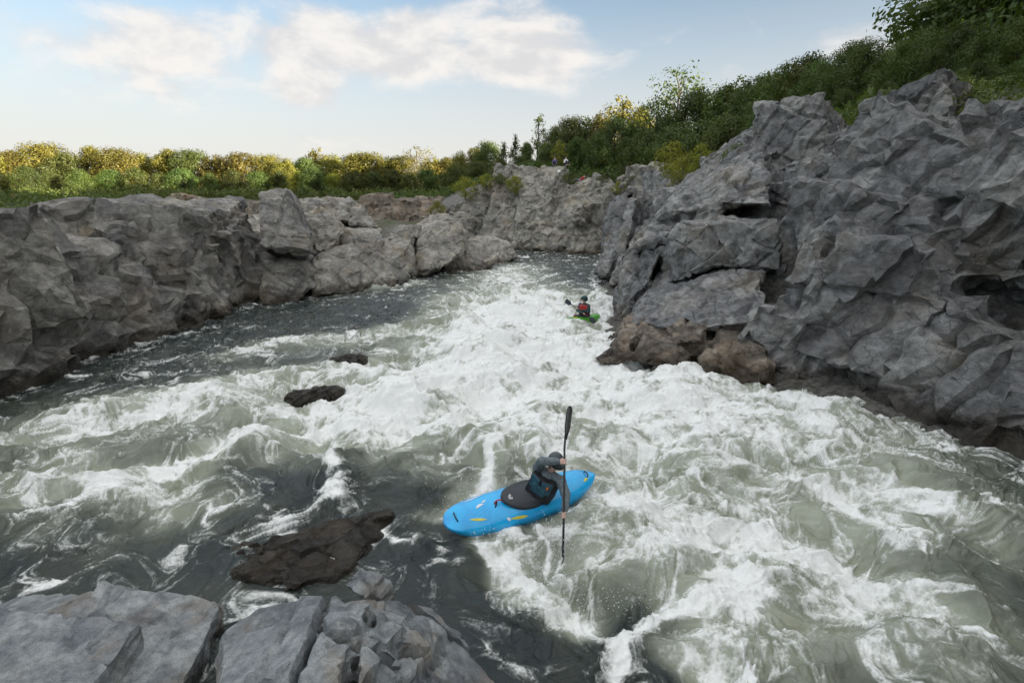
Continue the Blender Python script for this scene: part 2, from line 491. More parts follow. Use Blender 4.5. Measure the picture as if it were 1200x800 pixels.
    fm = k.n('ShaderNodeAttribute', _attribute_name='foam').outputs['Fac']
    mk = k.n('ShaderNodeAttribute', _attribute_name='milk').outputs['Fac']
    f1 = k.noise(pos, 16, 6, .7, .8); f2 = k.noise(pos, 55, 3, .7)
    fr = k.math('ADD', fm, k.math('MULTIPLY_ADD', f1, .5, -.25))
    fr = k.math('ADD', fr, k.math('MULTIPLY_ADD', f2, .22, -.11))
    bub = k.n('ShaderNodeTexVoronoi', Vector=pos, Scale=26.0).outputs[0]
    fr = k.math('ADD', fr, k.math('MULTIPLY_ADD', bub, .24, -.11))
    solid = k.ss(fr, .26, .86); thin = k.ss(fr, .0, .55)
    lown = k.noise(pos, 1.1, 4)
    deep = k.mix(k.ss(lown, .35, .65), (.020, .029, .029), (.04, .047, .038))
    milk = k.mix(k.ss(lown, .35, .65), (.25, .265, .195), (.36, .38, .30))
    wc = k.mix(k.ss(mk, .22, .82), deep, milk)
    wc = k.mix(k.math('MULTIPLY', k.math('MULTIPLY', thin, .62), k.math('MULTIPLY_ADD', k.n('ShaderNodeAttribute', _attribute_name='lace').outputs['Fac'], .85, .15)), wc, (.56, .59, .54))
    foam_c = k.mix(k.ss(f1, .3, .7), (.76, .77, .74), (.87, .87, .84))
    c = k.mix(solid, wc, foam_c)
    hb = k.math('ADD', k.math('MULTIPLY', k.noise(pos, 9, 5, .65, .5), 1.0), k.math('MULTIPLY', f2, .25))
    hb = k.math('ADD', hb, k.math('MULTIPLY', solid, .35))
    bp = k.n('ShaderNodeBump', Strength=k.math('MULTIPLY_ADD', solid, -.25, .5), Distance=.06, Height=hb).outputs[0]
    b = k.n('ShaderNodeBsdfPrincipled', Base__Color=c, Roughness=k.math('MULTIPLY_ADD', solid, .62, .12), IOR=1.33, Specular__IOR__Level=k.math('MULTIPLY_ADD', solid, -.3, .5), Normal=bp)
    tag(link('river', me, k.out(b)), kind='structure')
build_water()

def build_spray():
    rng = np.random.default_rng(4)
    src = [((470, 475), (570, 428), 1200, .8, .30), ((570, 428), (700, 440), 900, .8, .25), ((334, 512), (440, 482), 500, .35, .16), ((598, 658), (690, 716), 420, .16, .10), ((690, 716), (790, 708), 200, .16, .08), ((645, 655), (642, 628), 160, .05, .30), ((660, 650), (665, 640), 160, .12, .25),
           ((520, 605), (575, 560), 240, .16, .12), ((520, 612), (600, 636), 160, .10, .08), ((705, 425), (850, 452), 500, .25, .2), ((720, 490), (830, 560), 300, .7, .12)]
    V, Fc = [], []
    base = np.array([(1, 0, 0), (-1, 0, 0), (0, 1, 0), (0, -1, 0), (0, 0, 1), (0, 0, -1)], float)
    fc = np.array([(0, 2, 4), (2, 1, 4), (1, 3, 4), (3, 0, 4), (2, 0, 5), (1, 2, 5), (3, 1, 5), (0, 3, 5)])
    n = 0
    for a, b, num, wid, up in src:
        A, B = P(*a), P(*b)
        f = rng.random(num); j = rng.normal(size=(num, 2)) * wid
        z = .08 + np.abs(rng.normal(size=num)) * up * .6
        r = .003 + .006 * rng.random(num) ** 3
        for i in range(num):
            c = (A.x + (B.x - A.x) * f[i] + j[i, 0], A.y + (B.y - A.y) * f[i] + j[i, 1], z[i])
            V.append(base * r[i] * (1, 1, 1.3) + c); Fc.append(fc + n); n += 6
    me = np2me('spray', np.concatenate(V), np.concatenate(Fc))
    k = N('water_drops')
    m = k.out(k.n('ShaderNodeBsdfPrincipled', Base__Color=(.8, .82, .82), Roughness=.3))
    tag(link('spray', me, m), kind='stuff')
build_spray()

# ------------------------------------------------------------------ rocks
def block(bm, poly, t, sx=0.0, sy=0.0, ext=(.25, 1, 0), thick=4.0, taper=.92, bulge=.25, gap=None, ch=.66):
    """prism: front outline at its own distance, reclining by sy, turned by sx (metres of depth per 100 px)"""
    cx = sum(p[0] for p in poly) / len(poly); cy = sum(p[1] for p in poly) / len(poly)
    e = Vector(ext).normalized() * thick
    fr = [Q(p[0], p[1], (p[2] if len(p) > 2 else t + sx * (p[0] - cx) / 100 + sy * (cy - p[1]) / 100)) for p in poly]
    solid(bm, fr, e, taper, bulge, t * .0055 if gap is None else gap, ch)

def solid(bm, fr, e, taper=.92, bulge=.2, gap=.03, ch=.58):
    c = sum(fr, Vector()) / len(fr)
    rr = random.Random(int(c.x * 997) + int(c.y * 7919) + int(c.z * 104729))
    fr = [p + (c - p).normalized() * gap for p in fr]
    en = e.normalized()
    size = sum((p - c).length for p in fr) / len(fr)
    inner = []
    for p in fr:
        k = rr.uniform(ch, min(.97, ch + .28))
        inner.append(c + (p - c) * k - en * bulge * rr.uniform(.55, 1.1))
    dep = min(size * .30, e.length * .4) * (1.45 - ch) / .87
    outer = [p + en * dep * rr.uniform(.35, 1.0) for p in fr]
    back = [c + e + (p - c) * taper for p in fr]
    n = len(fr)
    R_ = [[bm.verts.new(p) for p in ring] for ring in (inner, outer, back)]
    C1 = bm.verts.new(c - en * bulge * rr.uniform(.8, 1.3)); C2 = bm.verts.new(c + e)
    for i in range(n):
        j = (i + 1) % n
        bm.faces.new((R_[0][i], R_[0][j], C1)); bm.faces.new((R_[2][j], R_[2][i], C2))
        for a, b in zip(R_, R_[1:]):
            bm.faces.new((a[j], a[i], b[i])); bm.faces.new((a[j], b[i], b[j]))

def rbox(bm, c, s, rot):
    rr = random.Random(int(c[0] * 997) + int(c[1] * 7919) + int(c[2] * 104729))
    m = Matrix.Translation(c) @ rot.to_matrix().to_4x4() @ Matrix.Diagonal((*s, 1))
    r = bmesh.ops.create_cube(bm, size=1, matrix=m)
    for v in r['verts']:
        v.co += Vector((rr.uniform(-1, 1), rr.uniform(-1, 1), rr.uniform(-1, 1))) * .16 * min(s)

def rubble(bm, line, height, setback, size, side, rng, base=-.8, dip=(0, 0, 0), inset=0.0):
    """stack of angular blocks along a bank line; side = unit vector pointing inland"""
    side = Vector(side).normalized()
    for (x1, y1), (x2, y2) in zip(line, line[1:]):
        L = math.hypot(x2 - x1, y2 - y1); n = max(1, int(L / (size * .62)))
        for i in range(n):
            z = base
            hh = height * rng.uniform(.75, 1.1)
            while z < hh:
                s = size * rng.uniform(.7, 1.35)
                f = (i + rng.random()) / n
                c = Vector((x1 + (x2 - x1) * f, y1 + (y2 - y1) * f, z + s * .3)) + side * (inset + setback * max(z, 0) + s * .45 + rng.uniform(-.25, .25) * size)
                q = Quaternion((0, 0, 1), math.atan2(side.y, side.x) + rng.uniform(-.5, .5)) @ Quaternion((0, 1, 0), dip[0] + rng.uniform(-.3, .3)) @ Quaternion((1, 0, 0), dip[1] + rng.uniform(-.3, .3))
                rbox(bm, c, (s * rng.uniform(.9, 1.5), s * rng.uniform(.7, 1.3), s * rng.uniform(.7, 1.2)), q)
                z += s * .55

BVH = []
def rock(name, bm, voxel, mat, label, cat, frac=((1.1, .28), (.38, .08)), euler=(.5, .6, .2), group=None, smooth=1, rough=.05, stretch=(1, 1, 2.2), kind=None, dec=.11):
    me = remesh(bm, voxel, smooth, name)
    v, n = verts(me)
    Rm = np.array(__import__('mathutils').Euler(euler).to_matrix())
    w = v + .25 * np.stack([fbm3(v * .7, 2, 3), fbm3(v * .7 + 9, 2, 4), fbm3(v * .7 + 17, 2, 5)], 1)
    q = (w @ Rm.T) / np.array(stretch)
    disp = np.zeros(len(v)); blk = np.zeros(len(v))
    for i, (sc, am) in enumerate(frac):
        if i == 0:
            rnd, off, edge = voro(q / sc, 30)
            dd = (rnd[:, 3] - .5) * 1.5 + ((rnd[:, :3] - .5) * off).sum(1) * 2.0
            disp += am * dd * .5 - am * .8 * (1 - sstep(0, .09, edge))
        for lev in (0, 1):
            if i == 0: continue
            b = (w @ Rm.T) / (sc * (1.0, .42)[lev]) / np.array((2.3, 1.5, .75)) + 100 * lev
            cz = np.floor(b[:, 2]); bx = b[:, 0] + 7.3 * _h(cz, cz * 3, 0, 5)
            cx = np.floor(bx); by = b[:, 1] + 5.1 * _h(cx, cz, 0, 6); cy = np.floor(by)
            r1 = _h3(cx, cy, cz, 7); r2 = _h3(cx, cy, cz, 8); r3 = _h3(cx, cy, cz, 9)
            fx, fy, fz = bx - cx, by - cy, b[:, 2] - cz
            e = np.minimum(np.minimum(np.minimum(fx, 1 - fx) * 2.3, np.minimum(fy, 1 - fy) * 1.5), np.minimum(fz, 1 - fz) * .75)
            a = am * (1.5, .55)[lev]
            disp += a * ((r1 - .5) * 1.6 + (r2 - .5) * (fx - .5) * 1.6 + (r3 - .5) * (fz - .5) * 1.6) - a * 1.1 * (1 - sstep(0, .10, e)) * (r2 > .35)
            if lev == 0: blk = r3
    disp += rough * fbm3(v * 2.2, 4, 77, .55)
    v2 = v + n * disp[:, None]
    # ease edges a little
    setv(me, v2)
    attr(me, 'block', blk)
    if dec:     # collapse to broad fracture planes with sharp edges
        tmp = bpy.data.objects.new('tmp', me); COL.objects.link(tmp)
        dm = tmp.modifiers.new('d', 'DECIMATE'); dm.ratio = dec
        dg = bpy.context.evaluated_depsgraph_get(); dg.update()
        me2 = bpy.data.meshes.new_from_object(tmp.evaluated_get(dg))
        bpy.data.objects.remove(tmp); me = me2; me.name = name
        v2 = verts(me)[0]
    o = link(name, me, mat)
    me.set_sharp_from_angle(angle=R(24))
    if kind: tag(o, kind=kind)
    else: tag(o, label, cat, group)
    BVH.append(BVHTree.FromPolygons([tuple(c) for c in v2], [tuple(p.vertices) for p in me.polygons]))
    return o

def drop(x, y, ztop=40):
    """height of the ground or rock below a point"""
    best = float(gz(np.array([x]), np.array([y]))[0])
    for b in BVH:
        h = b.ray_cast(Vector((x, y, ztop)), Vector((0, 0, -1)))
        if h[0] and h[0].z > best: best = h[0].z
    return best

rg = random.Random(3)
# --- right cliff: low ledge of brown blocks at the water
bm = bmesh.new()
for poly, t, sx, sy in [
    ([(696, 425), (713, 407), (756, 412), (748, 428)], 16.7, -.6, .6),
    ([(711, 412), (727, 384), (753, 385), (739, 418)], 17.2, -1, 1),
    ([(737, 420), (753, 387), (792, 399), (818, 416), (806, 434), (765, 432), (745, 428)], 16.2, -.8, 1.2),
    ([(776, 388), (800, 371), (834, 380), (834, 402), (815, 407), (782, 397)], 16.4, -1, 1),
    ([(827, 372), (870, 350), (900, 360), (900, 388), (836, 394)], 16.6, -1, 1.2),
    ([(833, 384), (870, 368), (900, 372), (900, 408), (838, 410)], 15.9, -1, .8),
    ([(832, 428), (836, 409), (866, 398), (900, 405), (915, 455), (866, 452), (842, 444)], 15.1, -1, .6),
    ([(812, 418), (834, 404), (842, 444), (820, 436)], 15.7, -1, .6),
    ([(770, 400), (840, 395), (845, 432), (790, 430)], 16.5, -.6, .6)]:
    block(bm, poly, t, sx, sy, thick=3.0)
block(bm, [(705, 430, 17.4), (730, 385, 18), (790, 372, 17.6), (870, 350, 17.4), (905, 360, 17), (905, 456, 15.6), (842, 446, 16.2), (765, 440, 16.9)], 17, gap=0, bulge=.1)
rock('rock_ledge', bm, .055, M['rock_brown'], 'low brown rock ledge of broken blocks at the water, foot of the right cliff', 'rock', ((.8, .10), (.3, .035)), (.1, .5, .2))
# --- right cliff: rounded middle mass
bm = bmesh.new()
for poly, t, sx, sy in [
    ([(731, 384), (757, 345), (795, 336), (870, 314), (905, 318), (905, 385), (830, 391), (792, 377), (780, 392), (760, 392)], 17.3, -2.2, 3.2)]:
    block(bm, poly, t, sx, sy, thick=5)
rock('rock_shelf', bm, .06, M['rock_grey'], 'rounded grey rock shelf above the brown ledge, under the overhanging cliff', 'rock', ((1.3, .12), (.5, .035)), (.1, .35, .2))
# --- right cliff: main cliff
bm = bmesh.new()
for poly, t, sx, sy, th in [
    ([(716, 386, 23.2), (721, 318, 22.6), (733, 299, 22.4), (780, 287, 20.2), (762, 336, 20.3), (744, 352, 20.8), (734, 388, 21.2)], 21.5, -4, 1.5, 5),
    ([(738, 385), (745, 345), (772, 325), (800, 345), (770, 390)], 20.6, -3, 1, 4),
    ([(764, 344), (779, 288), (796, 256), (870, 251), (920, 254), (925, 320), (866, 318), (840, 320), (800, 333)], 18.8, -2.2, -1.1, 6),
    ([(731, 298), (748, 273), (792, 246), (797, 258), (780, 286)], 21.6, -3.5, 6.5, 5),
    ([(768, 258), (812, 198), (832, 198), (814, 254)], 22, -3, 6, 5),
    ([(804, 252), (836, 193), (845, 203), (832, 252)], 21, -3, 6, 5),
    ([(812, 238), (850, 236), (852, 254), (812, 255)], 19.6, -2, 2, 4),
    ([(836, 244), (829, 226), (846, 188), (870, 166), (900, 160), (910, 246)], 20.4, -2, 5, 5),
    ([(836, 190), (868, 152), (905, 138), (910, 190), (852, 205)], 23, -3, 4, 6)]:
    block(bm, poly, t, sx, sy, thick=th)
block(bm, [(722, 385, 23.4), (736, 300, 23.9), (812, 202, 24), (868, 158, 24.5), (905, 142, 24), (925, 322, 20), (800, 338, 20.4), (746, 390, 21.6)], 22, gap=0, bulge=.1)
rubble(bm, [(6.5, 24), (7.5, 20), (9.5, 16.5)], 6.0, .35, 2.2, (.8, .5, 0), rg, inset=1.2)
rubble(bm, [(9.5, 24), (12, 19)], 7.0, .2, 2.4, (.8, .5, 0), rg, base=3.5)
rock('rock_cliff', bm, .075, M['rock_grey'], 'tall dark grey cliff on the right bank, beside the green kayak', 'cliff', ((1.7, .13), (.75, .075)), (.1, .98, .2), rough=.03, dec=.16)
# --- right: slender slabs farther up
bm = bmesh.new()
for poly, t, sx, sy in [
    ([(700, 324), (707, 245), (718, 230), (736, 224), (724, 302), (713, 336)], 34, -3, 3),
    ([(719, 325), (733, 230), (749, 227), (741, 276), (729, 320)], 32.8, -3, 3),
    ([(736, 320), (745, 250), (745, 220), (795, 218), (790, 255), (750, 320)], 35.2, -3, 2),
    ([(711, 338), (722, 309), (732, 317), (724, 340)], 30.4, -2, 1),
    ([(690, 322), (706, 302), (708, 324)], 35, -2, 1),
    ([(729, 229), (734, 216), (746, 217), (747, 232)], 35, -2, 1)]:
    block(bm, poly, t, sx, sy, thick=5)
block(bm, [(702, 328, 35.4), (711, 247, 36), (745, 224, 37), (795, 222, 36), (790, 305, 33), (725, 340, 31.4)], 34, gap=0, bulge=.1)
rubble(bm, [(9, 42), (8.6, 33), (8.2, 27)], 5.0, .3, 2.4, (1, .2, 0), rg)
rock('rock_slabs', bm, .1, M['rock_grey'], 'group of upright slender rock slabs upstream of the tall right cliff', 'cliff', ((1.7, .13), (.8, .08)), (.1, 1.25, .1), dec=.14)
# --- right bank nearest to the camera, beyond the photo's edge
bm = bmesh.new()
rubble(bm, [(7.6, 15.0), (10.2, 12.2)], 6.0, .55, 2.0, (.8, .6, 0), rg, dip=(.2, .2), inset=-.3)
rubble(bm, [(10.0, 11.5), (12.3, 4), (13.5, -6)], 5.2, .5, 2.3, (1, .3, 0), rg, dip=(.2, .2))
rubble(bm, [(12, 17), (15.5, 9), (17, -2)], 6.6, .1, 2.6, (1, .3, 0), rg, base=3.5)
rock('rock_wall', bm, .1, M['rock_grey'], 'blocky grey rock wall at the right edge, nearest part of the right bank', 'cliff', ((1.8, .20), (.95, .11)), (.1, .9, .3), rough=.03, dec=.16)
# --- left bank
bm = bmesh.new()
for poly, t, sx, sy in [
    ([(300, 225), (334, 218), (346, 238), (353, 262), (366, 280), (368, 300), (345, 300), (300, 295)], 27, 2, 2),
    ([(300, 295), (350, 303), (367, 298), (374, 340), (350, 362), (300, 370)], 27.2, 2, 1)]:
    block(bm, poly, t, sx, sy, ext=(-.3, 1, 0), thick=5)
rubble(bm, [(-13.6, 8), (-13.4, 18), (-13.2, 25), (-12.9, 29.5)], 3.5, .4, 2.2, (-1, .2, 0), rg)
rock('rock_wall', bm, .1, M['rock_left'], 'grey blocky rock wall along the left edge of the river', 'cliff', ((1.8, .15), (.6, .05)), (.2, -.4, .2))
bm = bmesh.new()
for poly, t, sx, sy in [
    ([(345, 232), (375, 228), (410, 230), (430, 244), (441, 262), (452, 272), (425, 270), (400, 262), (380, 266), (350, 258)], 37, 2, 3),
    ([(352, 252), (390, 250), (408, 270), (388, 302), (366, 300)], 31.5, 2, 3)]:
    block(bm, poly, t, sx, sy, ext=(-.3, 1, 0), thick=6)
rubble(bm, [(-15.5, 32), (-10, 41)], 2.6, .5, 2.2, (-.7, .7, 0), rg)
rock('rock_ridge', bm, .1, M['rock_pale'], 'pale bluish rock ridge below the golden trees on the left bank', 'rock', ((1.2, .2), (.5, .07)), (-.2, .3, .2))
bm = bmesh.new()
for poly, t, sx, sy in [
    ([(384, 277), (400, 266), (452, 267), (454, 282), (420, 288), (395, 293)], 33.5, 3, 4),
    ([(362, 356), (358, 310), (393, 288), (454, 279), (458, 312), (424, 346), (395, 350)], 30.3, 4, 3),
    ([(416, 290), (488, 277), (494, 324), (472, 338), (425, 350), (398, 350)], 32, 5, 3)]:
    block(bm, poly, t, sx, sy, ext=(-.5, 1, 0), thick=6)
rock('rock_slab', bm, .08, M['rock_pale'], 'long sloping tan rock slab on the left bank above the white foam patch', 'rock', ((1.8, .13), (.7, .04)), (-.3, .2, .1))
bm = bmesh.new()
block(bm, [(450, 284), (455, 270), (465, 261), (478, 263), (482, 284)], 36.5, 2, 3, thick=4)
rock('boulder', bm, .07, M['rock_pale'], 'small rounded boulder between the sloping slab and the big pale boulder', 'boulder', ((1.2, .08), (.4, .03)), smooth=5)
bm = bmesh.new()
for poly, t, sx, sy in [([(484, 330), (486, 285), (492, 265), (505, 253), (525, 247), (543, 256), (556, 276), (552, 296), (526, 318), (500, 330)], 38, 3, 4)]:
    block(bm, poly, t, sx, sy, ext=(-.3, 1, 0), thick=5, bulge=.7)
rock('boulder', bm, .08, M['rock_pale'], 'big pale rounded boulder at the tip of the left bank', 'boulder', ((1.9, .12), (.5, .04)), smooth=4)
bm = bmesh.new()
for poly, t, sx, sy in [
    ([(508, 330), (520, 295), (542, 282), (574, 277), (592, 297), (582, 318), (545, 326)], 40.5, 3, 5),
    ([(550, 285), (575, 275), (602, 283), (612, 303), (586, 316), (565, 316)], 45.5, 4, 6)]:
    block(bm, poly, t, sx, sy, ext=(-.3, 1, 0), thick=5, bulge=.4)
rock('boulder', bm, .09, M['rock_pale'], 'low smooth rock point running into the river right of the big pale boulder', 'rock', ((1.9, .12), (.5, .04)), smooth=4)
# --- far cliffs
bm = bmesh.new()
for poly, t, sx, sy in [
    ([(430, 268), (445, 232), (480, 227), (525, 230), (530, 268), (480, 274)], 68, -2, 2)]:
    block(bm, poly, t, sx, sy, thick=6)
rubble(bm, [(-45, 74), (-16, 68), (-9, 66)], 3.0, .35, 3, (0, 1, 0), rg)
rock('rock_cliff', bm, .2, M['rock_brown'], 'shaded far cliff in the gap behind the left bank', 'cliff', ((2, .35), (.8, .12)), (.3, .6, .3))
bm = bmesh.new()
for poly, t, sx, sy in [
    ([(512, 275), (522, 255), (535, 237), (552, 224), (578, 208), (592, 240), (588, 282), (560, 290)], 62, -3, 3),
    ([(550, 295), (562, 260), (578, 213), (606, 203), (612, 240), (606, 299), (585, 299)], 59.5, -3, 3)]:
    block(bm, poly, t, sx, sy, thick=7)
rubble(bm, [(-8.5, 63), (-4, 61)], 3.6, .4, 2.4, (0.1, 1, 0), rg, inset=1.5)
rubble(bm, [(-4, 61.5), (-1, 60)], 5.2, .4, 2.6, (0.1, 1, 0), rg, inset=2.0)
rock('rock_cliff', bm, .15, M['rock_far'], 'stepped left shoulder of the far cliff, rising from the gap', 'cliff', ((2.0, .22), (.9, .12)), (.1, 1.25, .3))
bm = bmesh.new()
for poly, t, sx, sy in [
    ([(596, 303), (606, 204), (635, 191), (662, 192), (654, 240), (642, 303)], 58, -2, 4),
    ([(618, 303), (625, 240), (648, 225), (650, 303)], 56.5, -2, 3),
    ([(638, 303), (650, 235), (672, 214), (700, 199), (722, 214), (716, 250), (694, 272), (692, 303)], 56.5, -2, 5),
    ([(669, 266), (671, 238), (684, 236), (685, 266)], 53, -1, 1),
    ([(655, 303), (672, 270), (702, 264), (712, 303)], 53.5, -2, 5)]:
    block(bm, poly, t, sx, sy, thick=8)
rubble(bm, [(-1, 59), (7.5, 56)], 5.6, .35, 2.6, (0.1, 1, 0), rg, inset=2.8)
rubble(bm, [(7.5, 57), (11, 52), (9, 44)], 6.2, .3, 2.6, (0.6, .6, 0), rg)
rock('rock_cliff', bm, .13, M['rock_far'], 'tall weathered far cliff with people resting on its top', 'cliff', ((2.0, .22), (.9, .12)), (.1, 1.1, .2))
# --- foreground outcrop
def fgb(bm, pts, depth=1.6, taper=1.08, bulge=.06):
    solid(bm, [P(p[0], p[1], p[2] * 1.3) for p in pts], Vector((0, -.15, -depth * 1.2)), taper, bulge, .045, .84)
bm = bmesh.new()
for pts in (
    [(250, 740, .7), (300, 716, .72), (334, 707, .8), (366, 692, .9), (388, 697, .92), (372, 730, 1.1), (340, 800, 1.1), (250, 830, .9)],
    [(388, 698, .9), (402, 709, .95), (420, 699, .95), (446, 697, .85), (436, 722, 1.02), (420, 748, 1.15), (384, 745, 1.16), (373, 728, 1.1)],
    [(374, 732, 1.12), (384, 748, 1.16), (419, 751, 1.16), (408, 782, 1.28), (398, 830, 1.38), (340, 850, 1.3), (344, 798, 1.15)],
    [(448, 697, .8), (476, 706, .62), (488, 714, .6), (474, 742, .95), (456, 764, 1.06), (424, 751, 1.1), (438, 724, 1.0)],
    [(424, 754, 1.12), (455, 767, 1.06), (438, 800, 1.15), (432, 850, 1.25), (400, 850, 1.36), (411, 784, 1.25)],
    [(490, 717, .56), (519, 728, .42), (529, 745, .43), (507, 768, .72), (478, 760, .88), (475, 745, .92)],
    [(476, 763, .88), (505, 772, .72), (484, 812, .9), (480, 850, .95), (436, 850, 1.2), (442, 798, 1.1), (458, 768, 1.02)],
    [(509, 774, .66), (531, 749, .38), (558, 771, .28), (600, 808, .16), (580, 850, .25), (484, 850, .88), (488, 812, .85)]):
    fgb(bm, pts, 1.5, 1.03, .05)
fgb(bm, [(470, 700, .42), (505, 711, .33), (548, 752, .22), (534, 750, .3), (500, 722, .4)], 1.0)
fgb(bm, [(533, 744, .30), (553, 754, .24), (557, 768, .22), (540, 764, .3)], 1)
for c, s in [((-2.1, 2.9, -.75), (2.4, 2.0, 2.3)), ((-.5, 2.5, -1.0), (1.3, 1.5, 2.2)), ((-3.7, 4.5, -.35), (1.3, 1.4, 1.7)), ((-4.3, 3.6, -.15), (1.4, 1.6, 1.7)), ((-5.2, 4.7, -.5), (1.5, 1.2, 1.8)), ((-5.8, 3.9, -.2), (1.5, 1.5, 1.8)), ((-7.0, 4.6, -.4), (1.3, 1.4, 1.8)), ((-7.6, 3.6, 0), (1.7, 1.6, 2)), ((-3.2, 2.2, 0), (1.8, 1.6, 2.2)), ((-5.0, 2.4, .1), (2.0, 1.8, 2.2)), ((-6.8, 2.4, .3), (2, 1.8, 2.4)), ((-3.3, .9, .3), (2.4, 1.6, 2.6)), ((-.9, .7, .2), (1.8, 1.4, 2.5)), ((-8.9, 3.2, .2), (1.8, 2, 2.4)), ((.3, -.8, 1.2), (2.4, 2.0, 3.2))]:
    rbox(bm, Vector(c), s, Quaternion((0, 0, 1), rg.uniform(-.2, .2)) @ Quaternion((1, 0, 0), rg.uniform(-.1, .1)))
rock('rock_outcrop', bm, .03, M['rock_near'], 'blue-grey cracked rock outcrop in the bottom left foreground', 'rock', ((.9, .035), (.3, .009)), (.2, .6, .7), rough=.015, smooth=1, dec=.14)
bm = bmesh.new()
rbox(bm, P(428, 685, .68), (.34, .26, .24), Quaternion((0, 0, 1), -.5) @ Quaternion((1, 0, 0), .4))
rbox(bm, P(440, 692, .60), (.36, .2, .2), Quaternion((0, 0, 1), -.6))
rock('boulder', bm, .02, M['rock_near'], 'small rounded stone knob at the top of the foreground outcrop', 'boulder', ((.5, .03), (.2, .01)), rough=.02, smooth=12)
bm = bmesh.new()
solid(bm, [P(240, 640, .0), P(350, 622, .0), P(385, 608, .02), P(425, 599, .10), P(455, 598, .14), P(462, 612, .08), P(450, 634, .02), P(430, 655, .0), P(400, 690, -.04), P(240, 705, -.05)], Vector((0, 0, -1)), 1.1, .06)
for q, s in [((442, 608, .04), (.42, .2, .22)), ((395, 628, -.06), (.9, .35, .22)), ((350, 652, -.05), (.9, .4, .25)), ((372, 676, -.08), (.8, .3, .25))]:
    rbox(bm, P(*q), s, Quaternion((0, 0, 1), .45) @ Quaternion((1, 0, 0), .15))
rock('rock', bm, .022, M['rock_wet'], 'wet brown rock awash in shallow water behind the foreground outcrop', 'rock', ((.6, .05), (.25, .02)), (.2, .3, .5), rough=.03, stretch=(2.2, 1, .8))
for q, s, r, lab in [((407, 427, .08), (.62, .4, .3), .25, 'small dark wet rock in midstream, upper one of two'), ((370, 466, .05), (.75, .33, .26), .1, 'flat dark wet rock in midstream, lower one of two')]:
    bm = bmesh.new()
    ball(bm, P(*q), s, rot=Quaternion((0, 0, 1), r) @ Quaternion((0, 1, 0), -.2))
    ball(bm, P(*q) + Vector((-.3, .1, -.08)), (s[0] * .7, s[1], s[2]), rot=Quaternion((0, 0, 1), r))
    rock('rock', bm, .025, M['rock_wet'], lab, 'rock', ((.5, .07), (.2, .02)), rough=.02, group='dark rocks in midstream')

# ------------------------------------------------------------------ trees
def crown_mesh(seed, h, w, nl, leaf, lobes, gap, base=.28, conical=False):
    """crown of many small leaf sprays gathered on lobes; returns leaf mesh, wood mesh"""
    rng = np.random.default_rng(seed); rr = random.Random(seed)
    bm = bmesh.new()
    lean = rr.uniform(-.04, .04) * h
    tr = [(0, 0, -.6), (lean * .3, 0, h * .25), (lean * .7, lean * .4, h * .55), (lean, lean, h * .86)]
    tube(bm, tr, [.035 * h * .7, .024 * h * .7, .015 * h * .7, .004 * h], 7)
    C = []
    for i in range(lobes):
        f = base + (1 - base) * ((i + .5) / lobes) ** .85
        a = i * 2.4 + rr.uniform(-.6, .6)
        prof = (1 - f) ** .75 * 1.15 if conical else math.sin(math.pi * min(1, (f - base) / (1 - base) * .80 + .16)) ** .7
        rad = w * .5 * prof * rr.uniform(.35, 1.0)
        c = np.array((lean * f + math.cos(a) * rad, lean * f + math.sin(a) * rad, h * f * rr.uniform(.93, 1.0)))
        s = w * rr.uniform(.11, .20) * (0.75 + .5 * prof)
        C.append((c, s))
        z0 = max(h * .12, c[2] - rad * .9 - .05 * h)
        tube(bm, [(lean * z0 / h, 0, z0), ((c[0] + lean * f) * .5, c[1] * .5, (z0 + c[2]) * .52), tuple(c)], [.012 * h * .7, .008 * h * .7, .003 * h], 5, False)
    wood = bm2me(bm, 'trunk')
    n = nl
    wts = np.array([s ** 2 for c, s in C]); wts /= wts.sum()
    idx = rng.choice(len(C), n, p=wts)
    cen = np.array([c for c, s in C])[idx]; sz = np.array([s for c, s in C])[idx]
    d = rng.normal(size=(n, 3)); d /= np.linalg.norm(d, axis=1)[:, None]
    r = rng.random(n) ** .45 * 1.25
    p = cen + d * (r * sz)[:, None] * np.array((1.15, 1.15, .75))
    keep = n3(p * (3.2 / w) * 2 + seed, 4) > gap
    p, d = p[keep], d[keep]; n = len(p)
    # each spray: a bent diamond of two quads' worth of area, facing outwards with scatter
    nrm = d * .9 + rng.normal(size=(n, 3)) * .38 + np.array((0, 0, .3)); nrm /= np.linalg.norm(nrm, axis=1)[:, None]
    t = np.cross(nrm, rng.normal(size=(n, 3))); t /= np.linalg.norm(t, axis=1)[:, None]
    b = np.cross(nrm, t)
    L = leaf * (.6 + .8 * rng.random(n))[:, None]
    V = np.stack([p - t * L, p + b * L * .5 - nrm * L * .12, p + t * L, p - b * L * .5 - nrm * L * .12], 1).reshape(-1, 3)
    me = np2me('crown', V, np.arange(n * 4).reshape(-1, 4))
    tint = np.clip(.5 + .35 * n3(p * (4.0 / w) + 31, 9) + .3 * (rng.random(n) - .5), 0, 1)
    attr(me, 'tint', np.repeat(tint, 4))
    return me, wood

